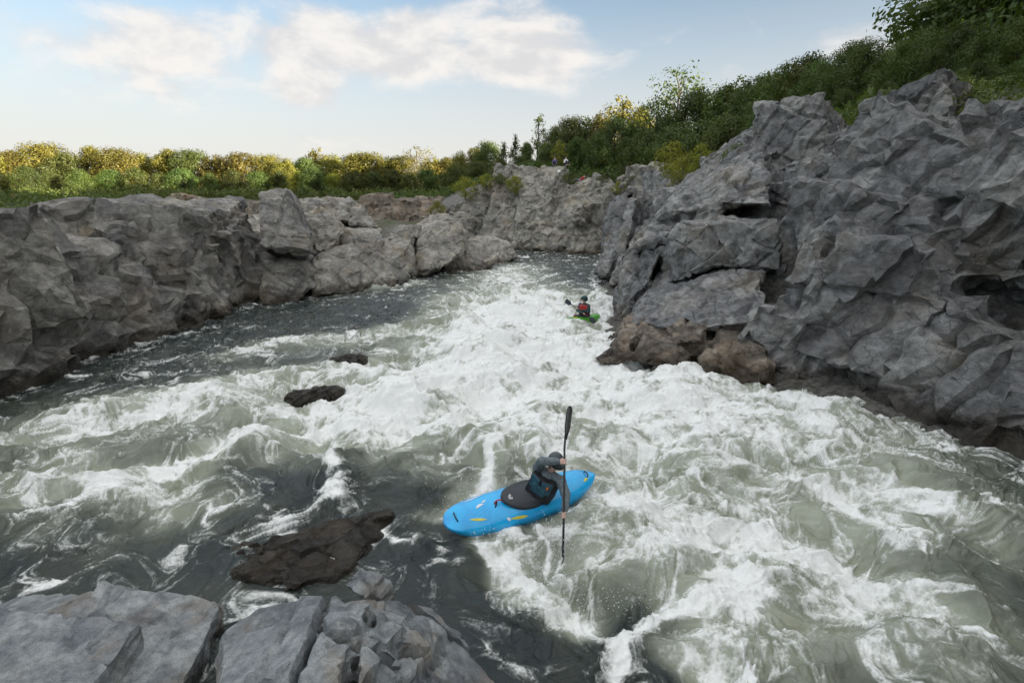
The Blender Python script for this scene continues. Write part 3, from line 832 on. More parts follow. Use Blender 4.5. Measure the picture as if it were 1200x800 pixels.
VAR = {
    'broad': [(10, 8.5, 15000, .18, 36, -.4, .10, False), (10, 7, 13500, .18, 32, -.35, .08, False), (10, 9.5, 16500, .18, 40, -.35, .12, False)],
    'near': [(10, 8.5, 44000, .10, 36, -.4, .10, False), (10, 7, 38000, .10, 32, -.35, .08, False)],
    'tall': [(10, 5.2, 3600, .18, 28, -.25, .2, False), (10, 4.6, 3200, .18, 26, -.2, .15, True)],
    'sparse': [(10, 8.5, 4200, .17, 26, -.05, .3, False), (10, 4.2, 1500, .17, 17, .0, .2, False)],
    'shrub': [(3, 3.6, 1600, .13, 16, -.4, .05, False), (3, 3.0, 1300, .13, 14, -.4, .05, False)],
}
PROTO = {}
def proto(kind, v, mat):
    key = (kind, v, mat)
    if key not in PROTO:
        base = (kind, v)
        if base not in PROTO:
            h, w, nl, lf, lb, gap, bs, con = VAR[kind][v]
            PROTO[base] = crown_mesh(100 + 7 * v + 31 * len(kind) + ord(kind[0]), h, w, nl, lf, lb, gap, bs, con)
        c, wd = PROTO[base]
        c2 = c.copy(); c2.materials.clear(); c2.materials.append(M[mat])
        if not wd.materials: wd.materials.append(M['bark'])
        PROTO[key] = (c2, wd)
    return PROTO[key]

def tree(name, px, t, top_py, kind, v, mat, label, cat='tree', group=None, wid=1.0, base_py=None, rz=None):
    top = Q(px, top_py, t)
    z = drop(top.x, top.y) if base_py is None else Q(px, base_py, t).z
    h = max(1.0, top.z - z)
    ref = VAR[kind][v][0]
    root = empty(name, (top.x, top.y, z - .05))
    s = h / ref
    root.scale = (s * wid, s * wid, s)
    root.rotation_euler = (0, 0, rt.uniform(0, 6.28) if rz is None else rz)
    tag(root, label, cat, group)
    c, wd = proto(kind, v, mat)
    for nm, me in (('crown', c), ('trunk' if cat == 'tree' else 'stem', wd)):
        o = bpy.data.objects.new(nm, me); COL.objects.link(o); o.parent = root
    return root

rt = random.Random(21)
ORD = ['first', 'second', 'third', 'fourth', 'fifth', 'sixth', 'seventh', 'eighth', 'ninth', 'tenth', 'eleventh', 'twelfth', 'thirteenth', 'fourteenth', 'fifteenth', 'sixteenth', 'seventeenth', 'eighteenth', 'nineteenth', 'twentieth',
       'twenty-first', 'twenty-second', 'twenty-third', 'twenty-fourth', 'twenty-fifth', 'twenty-sixth', 'twenty-seventh', 'twenty-eighth', 'twenty-ninth', 'thirtieth']
# far left ridge: back row catches the low sun, front row stays in the shade
back = [(-20, 172), (12, 176), (44, 170), (75, 178), (105, 171), (138, 176), (166, 180), (196, 174), (226, 178), (254, 182), (282, 178), (310, 183), (336, 186), (356, 184), (369, 174), (390, 182), (412, 180), (432, 181), (452, 184), (470, 182), (488, 174), (506, 185), (524, 184)]
for i, (px, py) in enumerate(back):
    k = 'tall' if px in (369,) else ('sparse' if px == 488 else 'broad')
    v = 0 if k != 'broad' else i % 3
    mat = 'leaf_gold' if (i * 7) % 5 != 1 else 'leaf_mid'
    look = {'leaf_gold': 'golden sunlit', 'leaf_mid': 'yellow-green'}[mat]
    tree('tree', px, 112 + rt.uniform(-5, 5), py, k, v, mat, f'{look} tree, {ORD[i]} from left on the skyline of the far left ridge', group='trees on the far left ridge', wid=rt.uniform(.95, 1.3))
front = [(-8, 199), (26, 196), (60, 201), (92, 198), (126, 200), (156, 196), (186, 202), (214, 199), (244, 202), (272, 198), (300, 202), (326, 200), (348, 202), (368, 198), (391, 203), (414, 199), (436, 202), (458, 198), (480, 203), (500, 199), (520, 203)]
for i, (px, py) in enumerate(front):
    mat = ('leaf_mid', 'leaf_dark', 'leaf_mid')[i % 3]
    if px in (391, 348): mat = 'leaf_bright'
    look = {'leaf_mid': 'green', 'leaf_dark': 'dark green', 'leaf_bright': 'bright yellow-green'}[mat]
    tree('tree', px, 94 + rt.uniform(-3, 3), py, 'broad', (i * 2) % 3, mat, f'low {look} tree, {ORD[i]} from left in the far ridge front row', group='trees in the front row of the far left ridge', wid=rt.uniform(.9, 1.25))
# wooded hill from the middle to the right
HILL = [
    (540, 94, 178, 'broad', 0, 'leaf_gold', .7, 'yellow-green sunlit tree where the far ridge meets the hill'),
    (556, 92, 172, 'broad', 1, 'leaf_gold', .7, 'golden round tree at the left foot of the wooded hill'),
    (572, 88, 168, 'broad', 2, 'leaf_mid', .7, 'green broad tree left of the two thin spiky trees'),
    (590, 84, 166, 'tall', 1, 'leaf_mid', 1.0, 'small pointed tree just left of the tall thin tree'),
    (604, 80, 157, 'tall', 1, 'leaf_dark', .8, 'dark pointed tree on the skyline, left of the tall thin tree'),
    (630, 78, 131, 'sparse', 1, 'leaf_mid', .8, 'tall thin open tree sticking out of the skyline above the far cliff'),
    (618, 76, 166, 'broad', 1, 'leaf_mid', .75, 'round green tree below the tall thin tree'),
    (650, 74, 148, 'broad', 0, 'leaf_mid', .8, 'yellow-green crown right of the tall thin tree'),
    (668, 76, 139, 'broad', 2, 'leaf_mid', .75, 'light green tree on the skyline above the people on the cliff'),
    (688, 76, 136, 'tall', 0, 'leaf_dark', 1.1, 'narrow dark tree on the skyline above the red clothing'),
    (706, 76, 132, 'broad', 0, 'leaf_gold', .7, 'tree with warm yellow top, middle of the hill skyline'),
    (731, 80, 113, 'tall', 0, 'leaf_gold', 1.1, 'tall tree with bright yellow sunlit leaves on the hill skyline'),
    (752, 80, 124, 'broad', 1, 'leaf_gold', .7, 'yellow topped tree just left of the big open crowned tree'),
    (722, 72, 140, 'broad', 2, 'leaf_dark', .8, 'dark tree under the yellow topped trees'),
    (745, 70, 143, 'broad', 0, 'leaf_dark', .8, 'dark broad tree below and left of the open crowned tree'),
    (797, 66, 84, 'sparse', 0, 'leaf_dark', 1.0, 'big open crowned tree with sky showing through its branches'),
    (772, 66, 118, 'sparse', 0, 'leaf_dark', .8, 'open dark tree leaning out left of the big open crowned tree'),
    (780, 64, 138, 'broad', 1, 'leaf_dark', .9, 'dense dark tree at the foot of the big open crowned tree'),
    (822, 62, 108, 'broad', 2, 'leaf_dark', .8, 'dense dark tree right of the big open crowned tree'),
    (848, 60, 102, 'broad', 0, 'leaf_dark', .8, 'very dark tree near the right end of the hill skyline'),
    (862, 58, 92, 'tall', 0, 'leaf_dark', 1.3, 'dark upright tree at the right end of the hill skyline'),
    (640, 68, 168, 'broad', 2, 'leaf_mid', .9, 'mid green tree behind the people on the cliff top'),
    (655, 65, 164, 'tall', 0, 'leaf_bright', 1.0, 'light green young tree right beside the people on the cliff'),
    (676, 67, 160, 'broad', 1, 'leaf_dark', .9, 'dark tree above the red clothing on the cliff'),
    (699, 65, 156, 'broad', 0, 'leaf_dark', .85, 'dark tree with a pale visible trunk right of the red clothing'),
    (735, 64, 160, 'broad', 1, 'leaf_dark', .9, 'dense dark tree behind the far cliff, left of the pale trunk tree'),
    (757, 58, 152, 'broad', 0, 'leaf_dark', .9, 'dark tree with a thin pale trunk above the slender slabs'),
    (800, 50, 150, 'broad', 2, 'leaf_dark', .9, 'dark tree behind the bright yellow-green bush'),
    (830, 46, 140, 'broad', 1, 'leaf_dark', .9, 'dark green tree above the top of the tall right cliff'),
    (856, 42, 138, 'broad', 2, 'leaf_mid', .8, 'mid green tree above the tall right cliff, farthest right in its row'),
    (586, 72, 186, 'broad', 1, 'leaf_mid', 1.1, 'low green tree on the left shoulder of the far cliff'),
    (560, 74, 190, 'broad', 2, 'leaf_mid', 1.1, 'low bushy tree above the stepped shoulder of the far cliff'),
    (536, 78, 192, 'broad', 0, 'leaf_mid', 1.1, 'bushy green tree over the gap behind the left bank'),
    (610, 68, 182, 'broad', 0, 'leaf_dark', 1.1, 'dark low tree left of the people on the cliff'),
]
for px, t, py, k, v, mat, wid, lab in HILL:
    tree('tree', px, t, py, k, v, mat, lab, group='trees on the wooded hill', wid=wid)
# right bank beyond the photo's right edge
RB = [(884, 50, 92), (905, 46, 84), (925, 42, 74), (948, 38, 62), (972, 36, 70), (998, 33, 52), (1026, 31, 46), (1058, 29, 52), (1092, 27, 36), (1130, 25, 30), (1168, 24, 36), (1200, 23, 22), (900, 38, 120), (945, 33, 112), (990, 29, 105), (1040, 26, 96), (1090, 23.5, 84), (1150, 21, 70), (1210, 20, 56)]
for i, (px, t, py) in enumerate(RB):
    row = 'upper' if i < 12 else 'lower'
    n = i if i < 12 else i - 12
    tree('tree', px, t, py, 'near' if t < 38 else 'broad', i % 2, ('leaf_dark', 'leaf_mid')[i % 4 == 3], f'dark leafy tree above the right bank, {ORD[n]} from left in its {row} row', group='trees above the right bank', wid=.85)
# woods standing on the right bank farther back, they keep the evening sun off the gorge
for i, (x, y, h) in enumerate([(19, -14, 11), (21, -8, 12), (20, -2, 11), (19, -22, 12), (24, -28, 12), (30, -20, 13), (34, -32, 13), (16, -18, 11), (23, 3, 12), (21, 8, 11), (24, 13, 12), (27, 20, 12), (28, 27, 11), (30, 34, 12), (32, 41, 12), (36, 48, 12), (40, 56, 12), (33, -12, 13), (36, -3, 13), (37, 7, 13), (40, 17, 13), (43, 28, 13), (46, 40, 13)]):
    z = drop(x, y)
    root = empty('tree', (x, y, z - .1)); s = h / 10; root.scale = (s, s, s); root.rotation_euler.z = rt.uniform(0, 6)
    tag(root, f'dark leafy tree in the right bank wood, {ORD[i]} of those behind the edge', 'tree', 'trees in the wood on the right bank')
    c, wd = proto('broad', i % 3, 'leaf_dark')
    for nm, me in (('crown', c), ('trunk', wd)):
        o = bpy.data.objects.new(nm, me); COL.objects.link(o); o.parent = root
# shrubs
SH = [
    (790, 36, 166, 205, 'leaf_bright', .8, 'tall bright yellow-green bush behind the slender slabs'),
    (800, 33, 185, 216, 'leaf_bright', .9, 'bright yellow-green bush against the top left edge of the tall cliff'),
    (822, 27, 179, 192, 'leaf_bright', .9, 'small bright shrub at the top of the tall right cliff'),
    (863, 22.5, 180, 198, 'leaf_mid', .9, 'green shrub at the top of the tall cliff by the photo edge'),
    (740, 46, 206, 224, 'leaf_mid', 1.0, 'green shrub above the slender slabs, left one'),
    (768, 44, 205, 222, 'leaf_mid', 1.1, 'green shrub above the slender slabs, right one'),
    (724, 52, 212, 226, 'leaf_bright', .9, 'light green shrub left of the slender slabs'),
    (603, 59, 206, 226, 'leaf_bright', .9, 'bright shrub on the left shoulder of the far cliff'),
    (545, 62, 208, 232, 'leaf_bright', 1.0, 'bright green bush at the top of the stepped shoulder'),
    (586, 60, 203, 216, 'leaf_mid', 1.0, 'green bush on the edge of the stepped shoulder'),
    (570, 61, 204, 220, 'leaf_bright', 1.0, 'yellow-green bush left of the tall far cliff'),
    (512, 58, 236, 256, 'leaf_bright', .9, 'bright green bush low in the gap behind the big pale boulder'),
    (668, 57, 202, 215, 'leaf_mid', 1.2, 'green plant growing in a cleft of the far cliff below the people'),
    (706, 58, 205, 218, 'leaf_mid', 1.1, 'green shrub right of the far cliff top'),
]
for px, t, ty, by, mat, wid, lab in SH:
    tree('shrub', px, t, ty, 'shrub', len(lab) % 2, mat, lab, cat='shrub', group='shrubs on the cliffs', wid=wid, base_py=by)

# undergrowth and the depths of the wood: one mass of leaf sprays close to the ground
def undergrowth(name, pts, n, size, mat, hmax, seed):
    rng = np.random.default_rng(seed)
    pts = np.array(pts)
    i = rng.integers(0, len(pts), n)
    a = rng.random(n) * 6.283; r = np.sqrt(rng.random(n)) * pts[i, 2]
    x = pts[i, 0] + np.cos(a) * r; y = pts[i, 1] + np.sin(a) * r
    clump = .5 + .5 * fbm2(x * .45, y * .45, 3, seed)
    z = gz(x, y) + rng.random(n) ** 1.3 * hmax * np.clip(clump, .15, 1.2)
    ok = riv_sd(x, y) > 4.0
    p = np.stack([x, y, z], 1)[ok]; n = len(p)
    nrm = rng.normal(size=(n, 3)) * .7 + np.array((0, -.3, .5)); nrm /= np.linalg.norm(nrm, axis=1)[:, None]
    t = np.cross(nrm, rng.normal(size=(n, 3))); t /= np.linalg.norm(t, axis=1)[:, None]
    b = np.cross(nrm, t); L = size * (.6 + .8 * rng.random(n))[:, None]
    V = np.stack([p - t * L, p + b * L * .5 - nrm * L * .12, p + t * L, p - b * L * .5 - nrm * L * .12], 1).reshape(-1, 3)
    me = np2me(name, V, np.arange(n * 4).reshape(-1, 4))
    attr(me, 'tint', np.repeat(np.clip(.5 + .5 * n3(p * .6, 3), 0, 1), 4))
    tag(link(name, me, M[mat], smooth=False), kind='stuff')
undergrowth('undergrowth', [(2, 70, 6), (9, 70, 7), (16, 66, 8), (22, 58, 8), (25, 48, 8), (24, 38, 7), (21, 30, 6), (-6, 78, 8), (-14, 84, 8), (4, 80, 8), (12, 80, 8)], 60000, .2, 'leaf_dark', 1.6, 5)
undergrowth('undergrowth', [(-22, 34, 6), (-22, 24, 6), (-21, 14, 5), (17, 16, 5), (19, 8, 5), (20, 0, 6), (15, 25, 4)], 80000, .08, 'leaf_mid', 1.3, 9)
undergrowth('undergrowth', [(-70 + 8 * i, 92 + (i % 2) * 8, 8) for i in range(9)], 45000, .26, 'leaf_mid', 2.2, 6)

# ------------------------------------------------------------------ kayaks and people
def kayak_profile(L):
    a = L / 2
    def w(x):
        u = x / a
        return max(.035, .345 * (1 - abs(u) ** (4.2 if u > 0 else 2.9)) ** (.5 if u > 0 else .62))
    def keel(x):
        u = abs(x / a); return -.13 + .27 * u ** 2.6
    def sheer(x):
        u = abs(x / a); return .10 + .13 * u ** 2.4
    def deck(x):
        u = x / a; return .27 + (.045 if u > 0 else .09) * abs(u) ** 1.8 - .10 * max(0, abs(u) - .8) / .2 + (.02 * math.cos(u * 4))
    def top(x, y):
        q = min(1, abs(y) / w(x))
        return sheer(x) + (deck(x) - sheer(x)) * (1 - q ** 2.4) ** .6
    return w, keel, sheer, deck, top

def hull_bm(L):
    w, keel, sheer, deck, top = kayak_profile(L)
    bm = bmesh.new(); rings = []
    nx, ns = 60, 28
    for i in range(nx + 1):
        u = -math.cos(math.pi * i / nx); x = u * L / 2
        ring = []
        for k in range(ns):
            a = 2 * math.pi * k / ns
            c, s = math.cos(a), math.sin(a)
            y = w(x) * math.copysign(abs(c) ** .8, c)
            z = top(x, y) if s >= 0 else sheer(x) - (sheer(x) - keel(x)) * abs(s) ** .55
            ring.append(bm.verts.new((x, y, z)))
        rings.append(ring)
    for a, b in zip(rings, rings[1:]):
        for k in range(ns): bm.faces.new((a[k], a[(k + 1) % ns], b[(k + 1) % ns], b[k]))
    bm.faces.new(rings[0]); bm.faces.new(rings[-1][::-1])
    return bm

def deck_patch(L, outline, lift=.004, n=14):
    """thin decal conforming to the deck: outline in (x, y) as left and right edge polylines"""
    top = kayak_profile(L)[4]
    bm = bmesh.new(); rows = []
    l, r = outline
    for (a, b) in zip(l, r):
        rows.append([bm.verts.new((a[0] + (b[0] - a[0]) * k / 5, a[1] + (b[1] - a[1]) * k / 5, top(a[0] + (b[0] - a[0]) * k / 5, a[1] + (b[1] - a[1]) * k / 5) + lift)) for k in range(6)])
    for a, b in zip(rows, rows[1:]):
        for k in range(5): bm.faces.new((a[k], a[k + 1], b[k + 1], b[k]))
    return bm

def leafshape(p0, p1, wid, n=12, bend=0.0):
    p0, p1 = Vector(p0), Vector(p1); d = (p1 - p0); s = Vector((-d.y, d.x)).normalized()
    l, r = [], []
    for i in range(n + 1):
        f = i / n; c = p0 + d * f + s * bend * math.sin(math.pi * f)
        ww = wid * math.sin(math.pi * min(.98, max(.02, f))) ** .7
        l.append(tuple(c + s * ww)); r.append(tuple(c - s * ww))
    return l, r

def plastic(name, col, dark):
    k = N(name)
    tc = k.n('ShaderNodeTexCoord').outputs['Object']
    n1 = k.noise(tc, 5, 5); sc = k.noise(k.n('ShaderNodeMapping', Vector=tc, Scale=(2, 30, 10)).outputs[0], 6, 4, .7)
    c = k.mix(k.ss(n1, .35, .65), col, dark)
    c = k.mix(k.math('MULTIPLY', k.ss(sc, .58, .68), .5), c, tuple(min(1, x * 1.1 + .16) for x in col))
    return k.out(k.n('ShaderNodeBsdfPrincipled', Base__Color=c, Roughness=k.ss(sc, .3, .7, .22, .45), Coat__Weight=.45, Coat__Roughness=.08))

M['blue'] = plastic('blue_plastic', (.008, .45, .86), (.008, .36, .76))
M['green'] = plastic('green_plastic', (.10, .42, .03), (.07, .33, .03))
M['yellow'] = simple('yellow_decal', (.66, .60, .06), .4)
M['white'] = simple('white_decal', (.75, .77, .78), .4, .05)
M['black'] = simple('black_rubber', (.016, .017, .019), .5, .3)
M['carbon'] = simple('dark_carbon', (.02, .021, .022), .35, .2)
M['neoprene'] = simple('grey_neoprene', (.028, .033, .04), .55, .2, scale=60)
M['red'] = simple('red_webbing', (.5, .02, .05), .6)
M['jacket'] = simple('grey_jacket', (.125, .155, .165), .7, .25, scale=18, bump=.3)
M['vest'] = simple('teal_vest', (.018, .075, .105), .6, .3, scale=14, bump=.3)
M['vest_black'] = simple('black_vest', (.014, .015, .018), .65, .3, scale=14)
M['orange'] = simple('orange_whistle', (.75, .18, .03), .5)
M['helmet'] = simple('helmet_shell', (.04, .055, .06), .25, .2, scale=12)
M['skin'] = simple('skin', (.60, .385, .31), .5, .08, scale=20)
M['lips'] = simple('lips', (.38, .15, .13), .5)
M['eye'] = simple('eye', (.02, .016, .013), .2)
M['hair'] = simple('hair', (.035, .022, .014), .7, .3)
M['teal_jacket'] = simple('dark_teal_jacket', (.008, .045, .045), .6, .3, scale=14)
M['red_vest'] = simple('red_vest', (.38, .028, .028), .6, .2, scale=14)
M['lavender'] = simple('lavender_cloth', (.28, .26, .38), .8)
M['purple'] = simple('purple_cloth', (.12, .10, .24), .8)
M['white_cloth'] = simple('white_cloth', (.78, .78, .76), .8)
M['navy'] = simple('dark_trousers', (.02, .024, .04), .8)

def kayak(name, label, L, bow, stern, roll, hull_mat, group, marks):
    bow, stern = Vector(bow), Vector(stern)
    X = (bow - stern).normalized(); Y = Vector((0, 0, 1)).cross(X).normalized(); Z = X.cross(Y)
    Q_ = Quaternion(X, roll)
    Y, Z = Q_ @ Y, Q_ @ Z
    mid = (bow + stern) / 2 - Z * .29
    root = empty(name, (0, 0, 0))
    root.matrix_world = Matrix.Translation(mid) @ Matrix((X, Y, Z)).transposed().to_4x4()
    tag(root, label, 'kayak', group)
    w, keel, sheer, deck, top = kayak_profile(L)
    link('hull', bm2me(hull_bm(L)), M[hull_mat], root)
    # cockpit rim
    bm = bmesh.new()
    pts = []
    for i in range(33):
        a = 2 * math.pi * i / 32
        x = -.06 + .43 * math.cos(a); y = .245 * math.sin(a)
        pts.append((x, y, max(top(x, y), .24) + .02 + .03 * max(0, math.cos(a))))
    tube(bm, pts, [.016] * 33, 8, False)
    link('cockpit_rim', bm2me(bm), M['black'], root)
    for s, nm in ((1, 'bow_handle'), (-1, 'stern_handle')):
        bm = bmesh.new()
        x0 = s * L * .43
        hp = [(x0 + s * .0, -.085 * (1 if s > 0 else .6), 0), (x0 + s * .015, -.05, .03), (x0 + s * .02, 0, .038), (x0 + s * .015, .05, .03), (x0, .085 * (1 if s > 0 else .6), 0)]
        tube(bm, [(a, b, top(a, b) + c) for a, b, c in hp], [.010] * 5, 8)
        link(nm, bm2me(bm), M['black'], root)
    for nm, mat, out in marks:
        o = link(nm, bm2me(deck_patch(L, out)), M[mat], root)
    return root, Matrix((X, Y, Z)).transposed(), mid

def grip_hand(bm, c, axis, wrist, rs=.016):
    """hand closed on a shaft at c: palm, four curled fingers and a thumb"""
    c = Vector(c); ax = Vector(axis).normalized(); wv = Vector(wrist) - c
    wv = (wv - ax * wv.dot(ax)).normalized(); sv = ax.cross(wv)
    lens = (.9, 1.0, .95, .78)
    for i in range(4):
        o = ax * (.031 - .0207 * i)
        pts = []
        for a in (20, 75, 130, 180, 180 + 75 * lens[i]):
            an = R(a); rr = rs + .010 + (.012 if a == 20 else 0)
            pts.append(c + o + wv * math.cos(an) * rr + sv * math.sin(an) * rr)
        limb(bm, pts, [.0105, .010, .0095, .009, .0075], 8)
    th = [c + wv * (rs + .035) + ax * .035, c + wv * (rs + .018) - sv * (.02) + ax * .05, c - sv * (rs + .012) + ax * .048, c - wv * (rs + .006) - sv * .012 + ax * .04]
    limb(bm, th, [.014, .012, .011, .009], 8)
    pc = c + wv * (rs + .034) + sv * .006
    q = Matrix((sv, ax, wv)).transposed().to_quaternion()
    ball(bm, pc, (.017, .043, .036), 12, 8, q)
    limb(bm, [pc + wv * .01, Vector(wrist)], [.024, .024], 10)

def paddler(j, label, mats, matching_rot, rim, voxel=.011, detail=True):
    """j: joints in world space. one continuous body; clothes are children"""
    V = Vector
    hip, neck, head = V(j['hip']), V(j['neck']), V(j['head'])
    sL, sR, eL, eR, hL, hR = [V(j[k]) for k in ('sL', 'sR', 'eL', 'eR', 'hL', 'hR')]
    ax = V(j['axis']).normalized()
    look = V(j['look']).normalized(); up = (head - neck).normalized()
    look = (look - up * look.dot(up)).normalized(); side = up.cross(look)
    root = empty('person', hip); tag(root, label, 'person')
    inv = Matrix.Translation(-hip)
    def add(nm, bm, mat, parent=root, vox=None, sm=1):
        bm.transform(inv)
        me = remesh(bm, vox or voxel, sm, nm)
        return link(nm, me, M[mat], parent)
    def wrist(h, e): return h + (e - h).normalized() * .085
    wL, wR = wrist(hL, eL), wrist(hR, eR)
    # body: trunk, neck, head with face, arms, hands, thighs running forward under the deck
    b = bmesh.new()
    hq = Matrix((look, side, up)).transposed().to_quaternion()
    fwd = V(j['fwd']).normalized(); sd = V((0, 0, 1)).cross(fwd)
    limb(b, [hip, hip.lerp(neck, .5), hip.lerp(neck, .8)], [.13, .12, .13], 14)
    limb(b, [sL, sR], [.06, .06], 12)
    limb(b, [neck - up * .05, neck + up * .06, head - up * .06], [.062, .056, .055], 12)
    ball(b, head + up * .02, (.098, .077, .105), 18, 12, hq)
    ball(b, head - up * .055 + look * .028, (.062, .055, .06), 14, 9, hq)
    ball(b, head - up * .025 + look * .098, (.02, .013, .026), 10, 7, hq)
    ball(b, head - up * .098 + look * .062, (.022, .024, .018), 10, 7, hq)
    for s in (1, -1):
        ball(b, head + side * s * .078 - up * .01, (.022, .012, .033), 10, 7, hq)
        ball(b, head + side * s * .034 + look * .09 + up * .028, (.012, .022, .009), 8, 6, hq)
    for s, e, w_, h in ((sL, eL, wL, hL), (sR, eR, wR, hR)):
        limb(b, [s, e], [.05, .042], 12); limb(b, [e, e.lerp(w_, .35), w_], [.042, .042, .027], 12)
        grip_hand(b, h, ax, w_)
    for s in (1, -1):
        limb(b, [hip + sd * s * .07 - V((0, 0, .04)), hip + fwd * .34 + sd * s * .06 - V((0, 0, .10))], [.075, .055], 12)
    body = add('body', b, 'skin', vox=.0075 if detail else voxel, sm=1)
    if detail:
        for s in (1, -1):
            e = bmesh.new(); ball(e, head + side * s * .033 + look * .087 + up * .012, (.009, .015, .008), 10, 7, hq); e.transform(inv)
            link('eye', bm2me(e), M['eye'], root)
        e = bmesh.new(); ball(e, head - up * .066 + look * .086, (.008, .024, .007), 10, 7, hq); e.transform(inv)
        link('mouth', bm2me(e), M['lips'], root)
    # jacket
    b = bmesh.new()
    limb(b, [hip + V((0, 0, -.02)), hip.lerp(neck, .45), hip.lerp(neck, .8)], [.155, .145, .15], 16)
    limb(b, [sL, sR], [.078, .078], 12)
    limb(b, [neck - up * .06, neck + up * .035], [.085, .07], 14)
    for s, e, w_ in ((sL, eL, wL), (sR, eR, wR)):
        cuff = w_ + (e - w_).normalized() * .01
        limb(b, [s, s.lerp(e, .5), e], [.086, .076, .070], 14); limb(b, [e, e.lerp(cuff, .5), cuff], [.070, .061, .045], 14)
    jk = remesh(b if not b.transform(inv) else b, voxel, 1, 'jacket')
    v, n = verts(jk)
    setv(jk, v + n * (.008 * fbm3(v * 9, 3, 5) + .007 * np.abs(n3(v * np.array((14, 14, 22)), 8)))[:, None])
    jo = link('jacket', jk, M[mats['jacket']], root)
    for w_, e in ((wL, eL), (wR, eR)):
        b = bmesh.new(); d = (e - w_).normalized(); tube(b, [w_ - d * .004, w_ + d * .03], [.043, .046], 14); b.transform(inv)
        link('cuff', bm2me(b), M['neoprene'], jo)
    # life vest: padded tube round the chest with straps, front pocket
    b = bmesh.new()
    chest = V(j['chest']).normalized()
    spine = (neck - hip).normalized(); chest = (chest - spine * chest.dot(spine)).normalized(); cs = spine.cross(chest)
    cq = Matrix((chest, cs, spine)).transposed().to_quaternion()
    def pad(b, c, s, yaw=0.0, pit=0.0):
        q = cq @ Quaternion((0, 0, 1), yaw) @ Quaternion((0, 1, 0), pit)
        bmesh.ops.create_cube(b, size=1, matrix=Matrix.Translation(c) @ q.to_matrix().to_4x4() @ Matrix.Diagonal((*s, 1)))
    ball(b, hip.lerp(neck, .30), (.20, .22, .19), 18, 12, cq)
    for s in (1, -1):
        pad(b, hip.lerp(neck, .60) + chest * .125 + cs * s * .085, (.13, .20, .40), s * .35, .08)
        pad(b, hip.lerp(neck, .60) - chest * .10 + cs * s * .08, (.09, .19, .40), -s * .3)
        pad(b, hip.lerp(neck, .42) + cs * s * .175, (.27, .07, .24))
        limb(b, [hip.lerp(neck, .85) + cs * s * .11 + chest * .10, neck + cs * s * .105 + spine * .015, hip.lerp(neck, .85) + cs * s * .11 - chest * .10], [.042, .036, .042], 10)
    b.transform(inv)
    vm = remesh(b, voxel, 5, 'life_vest')
    v, n = verts(vm); setv(vm, v + n * (.006 * fbm3(v * 12, 3, 15))[:, None])
    vest = link('life_vest', vm, M[mats['vest_lo']], root)
    b = bmesh.new()
    for s in (1, -1):
        pad(b, hip.lerp(neck, .74) + chest * .175 + cs * s * .090, (.08, .17, .23), s * .35, .1)
    pad(b, hip.lerp(neck, .60) + chest * .20, (.06, .23, .15), 0, .08)
    b.transform(inv)
    link('chest_pocket', remesh(b, voxel, 4, 'chest_pocket'), M[mats['vest']], vest)
    if detail:
        b = bmesh.new(); p = hip.lerp(neck, .88) + chest * .20 + cs * .12
        limb(b, [p, p - spine * .05 + chest * .01], [.014, .017], 10); b.transform(inv)
        link('whistle', bm2me(b), M['orange'], vest)
        for k in (.3, .42):
            b = bmesh.new(); pts = []
            for i in range(25):
                a = 2 * math.pi * i / 24
                pts.append(hip.lerp(neck, k) + chest * math.cos(a) * .196 + cs * math.sin(a) * .21)
            tube(b, pts, [.012] * 25, 6, False, .5); b.transform(inv); link('vest_strap', bm2me(b), M['black'], vest)
    # helmet with peak and chin strap
    b = bmesh.new()
    ball(b, head + up * .045 - look * .008, (.147, .126, .126), 22, 14, hq)
    r = bmesh.ops.bisect_plane(b, geom=b.verts[:] + b.edges[:] + b.faces[:], plane_co=head + up * .028, plane_no=-up, clear_outer=True)
    ed = [e for e in b.edges if e.is_boundary]
    ex = bmesh.ops.extrude_edge_only(b, edges=ed)
    for v_ in [g for g in ex['geom'] if isinstance(g, bmesh.types.BMVert)]:
        dlt = v_.co - head; f = dlt.dot(look)
        v_.co -= up * (.075 if f < .05 else .0) * min(1, max(0, (.09 - f) / .1))
    bmesh.ops.holes_fill(b, edges=[e for e in b.edges if e.is_boundary])
    b.transform(inv)
    hm = link('helmet', bm2me(b), M[mats['helmet']], root)
    b = bmesh.new()
    for s in range(-4, 5):
        a = s * .22
        d = look * math.cos(a) * .15 + side * math.sin(a) * .115
        ball(b, head + up * .04 + d, (.035, .03, .009), 8, 6, hq)
    add('helmet_peak', b, 'black', hm, vox=.008)
    if detail:
        b = bmesh.new()
        tube(b, [head + side * .095 + up * .03, head + side * .078 - up * .06 + look * .02, head - up * .118 + look * .05, head - side * .078 - up * .06 + look * .02, head - side * .095 + up * .03], [.009] * 5, 8); b.transform(inv)
        link('chin_strap', bm2me(b), M['black'], hm)
    # spray skirt: a stretched disc from the waist to the cockpit rim
    rot, mid, L = rim
    b = bmesh.new(); top = kayak_profile(L)[4]
    hl = rot.inverted() @ (hip - mid)
    rings = []
    for k in range(9):
        f = k / 8; ring = []
        for i in range(40):
            a = 2 * math.pi * i / 40
            x = -.06 + .45 * math.cos(a); y = .262 * math.sin(a)
            o = V((x, y, max(top(x, y), .24) + .035 + .03 * max(0, math.cos(a))))
            inn = V((hl.x + .15 * math.cos(a), hl.y + .15 * math.sin(a), max(hl.z + .12, .36)))
            p = o.lerp(inn, f); p.z -= .02 * math.sin(math.pi * f) - (.012 if k == 1 else 0)
            ring.append(b.verts.new(mid + rot @ p))
        rings.append(ring)
    lip = []
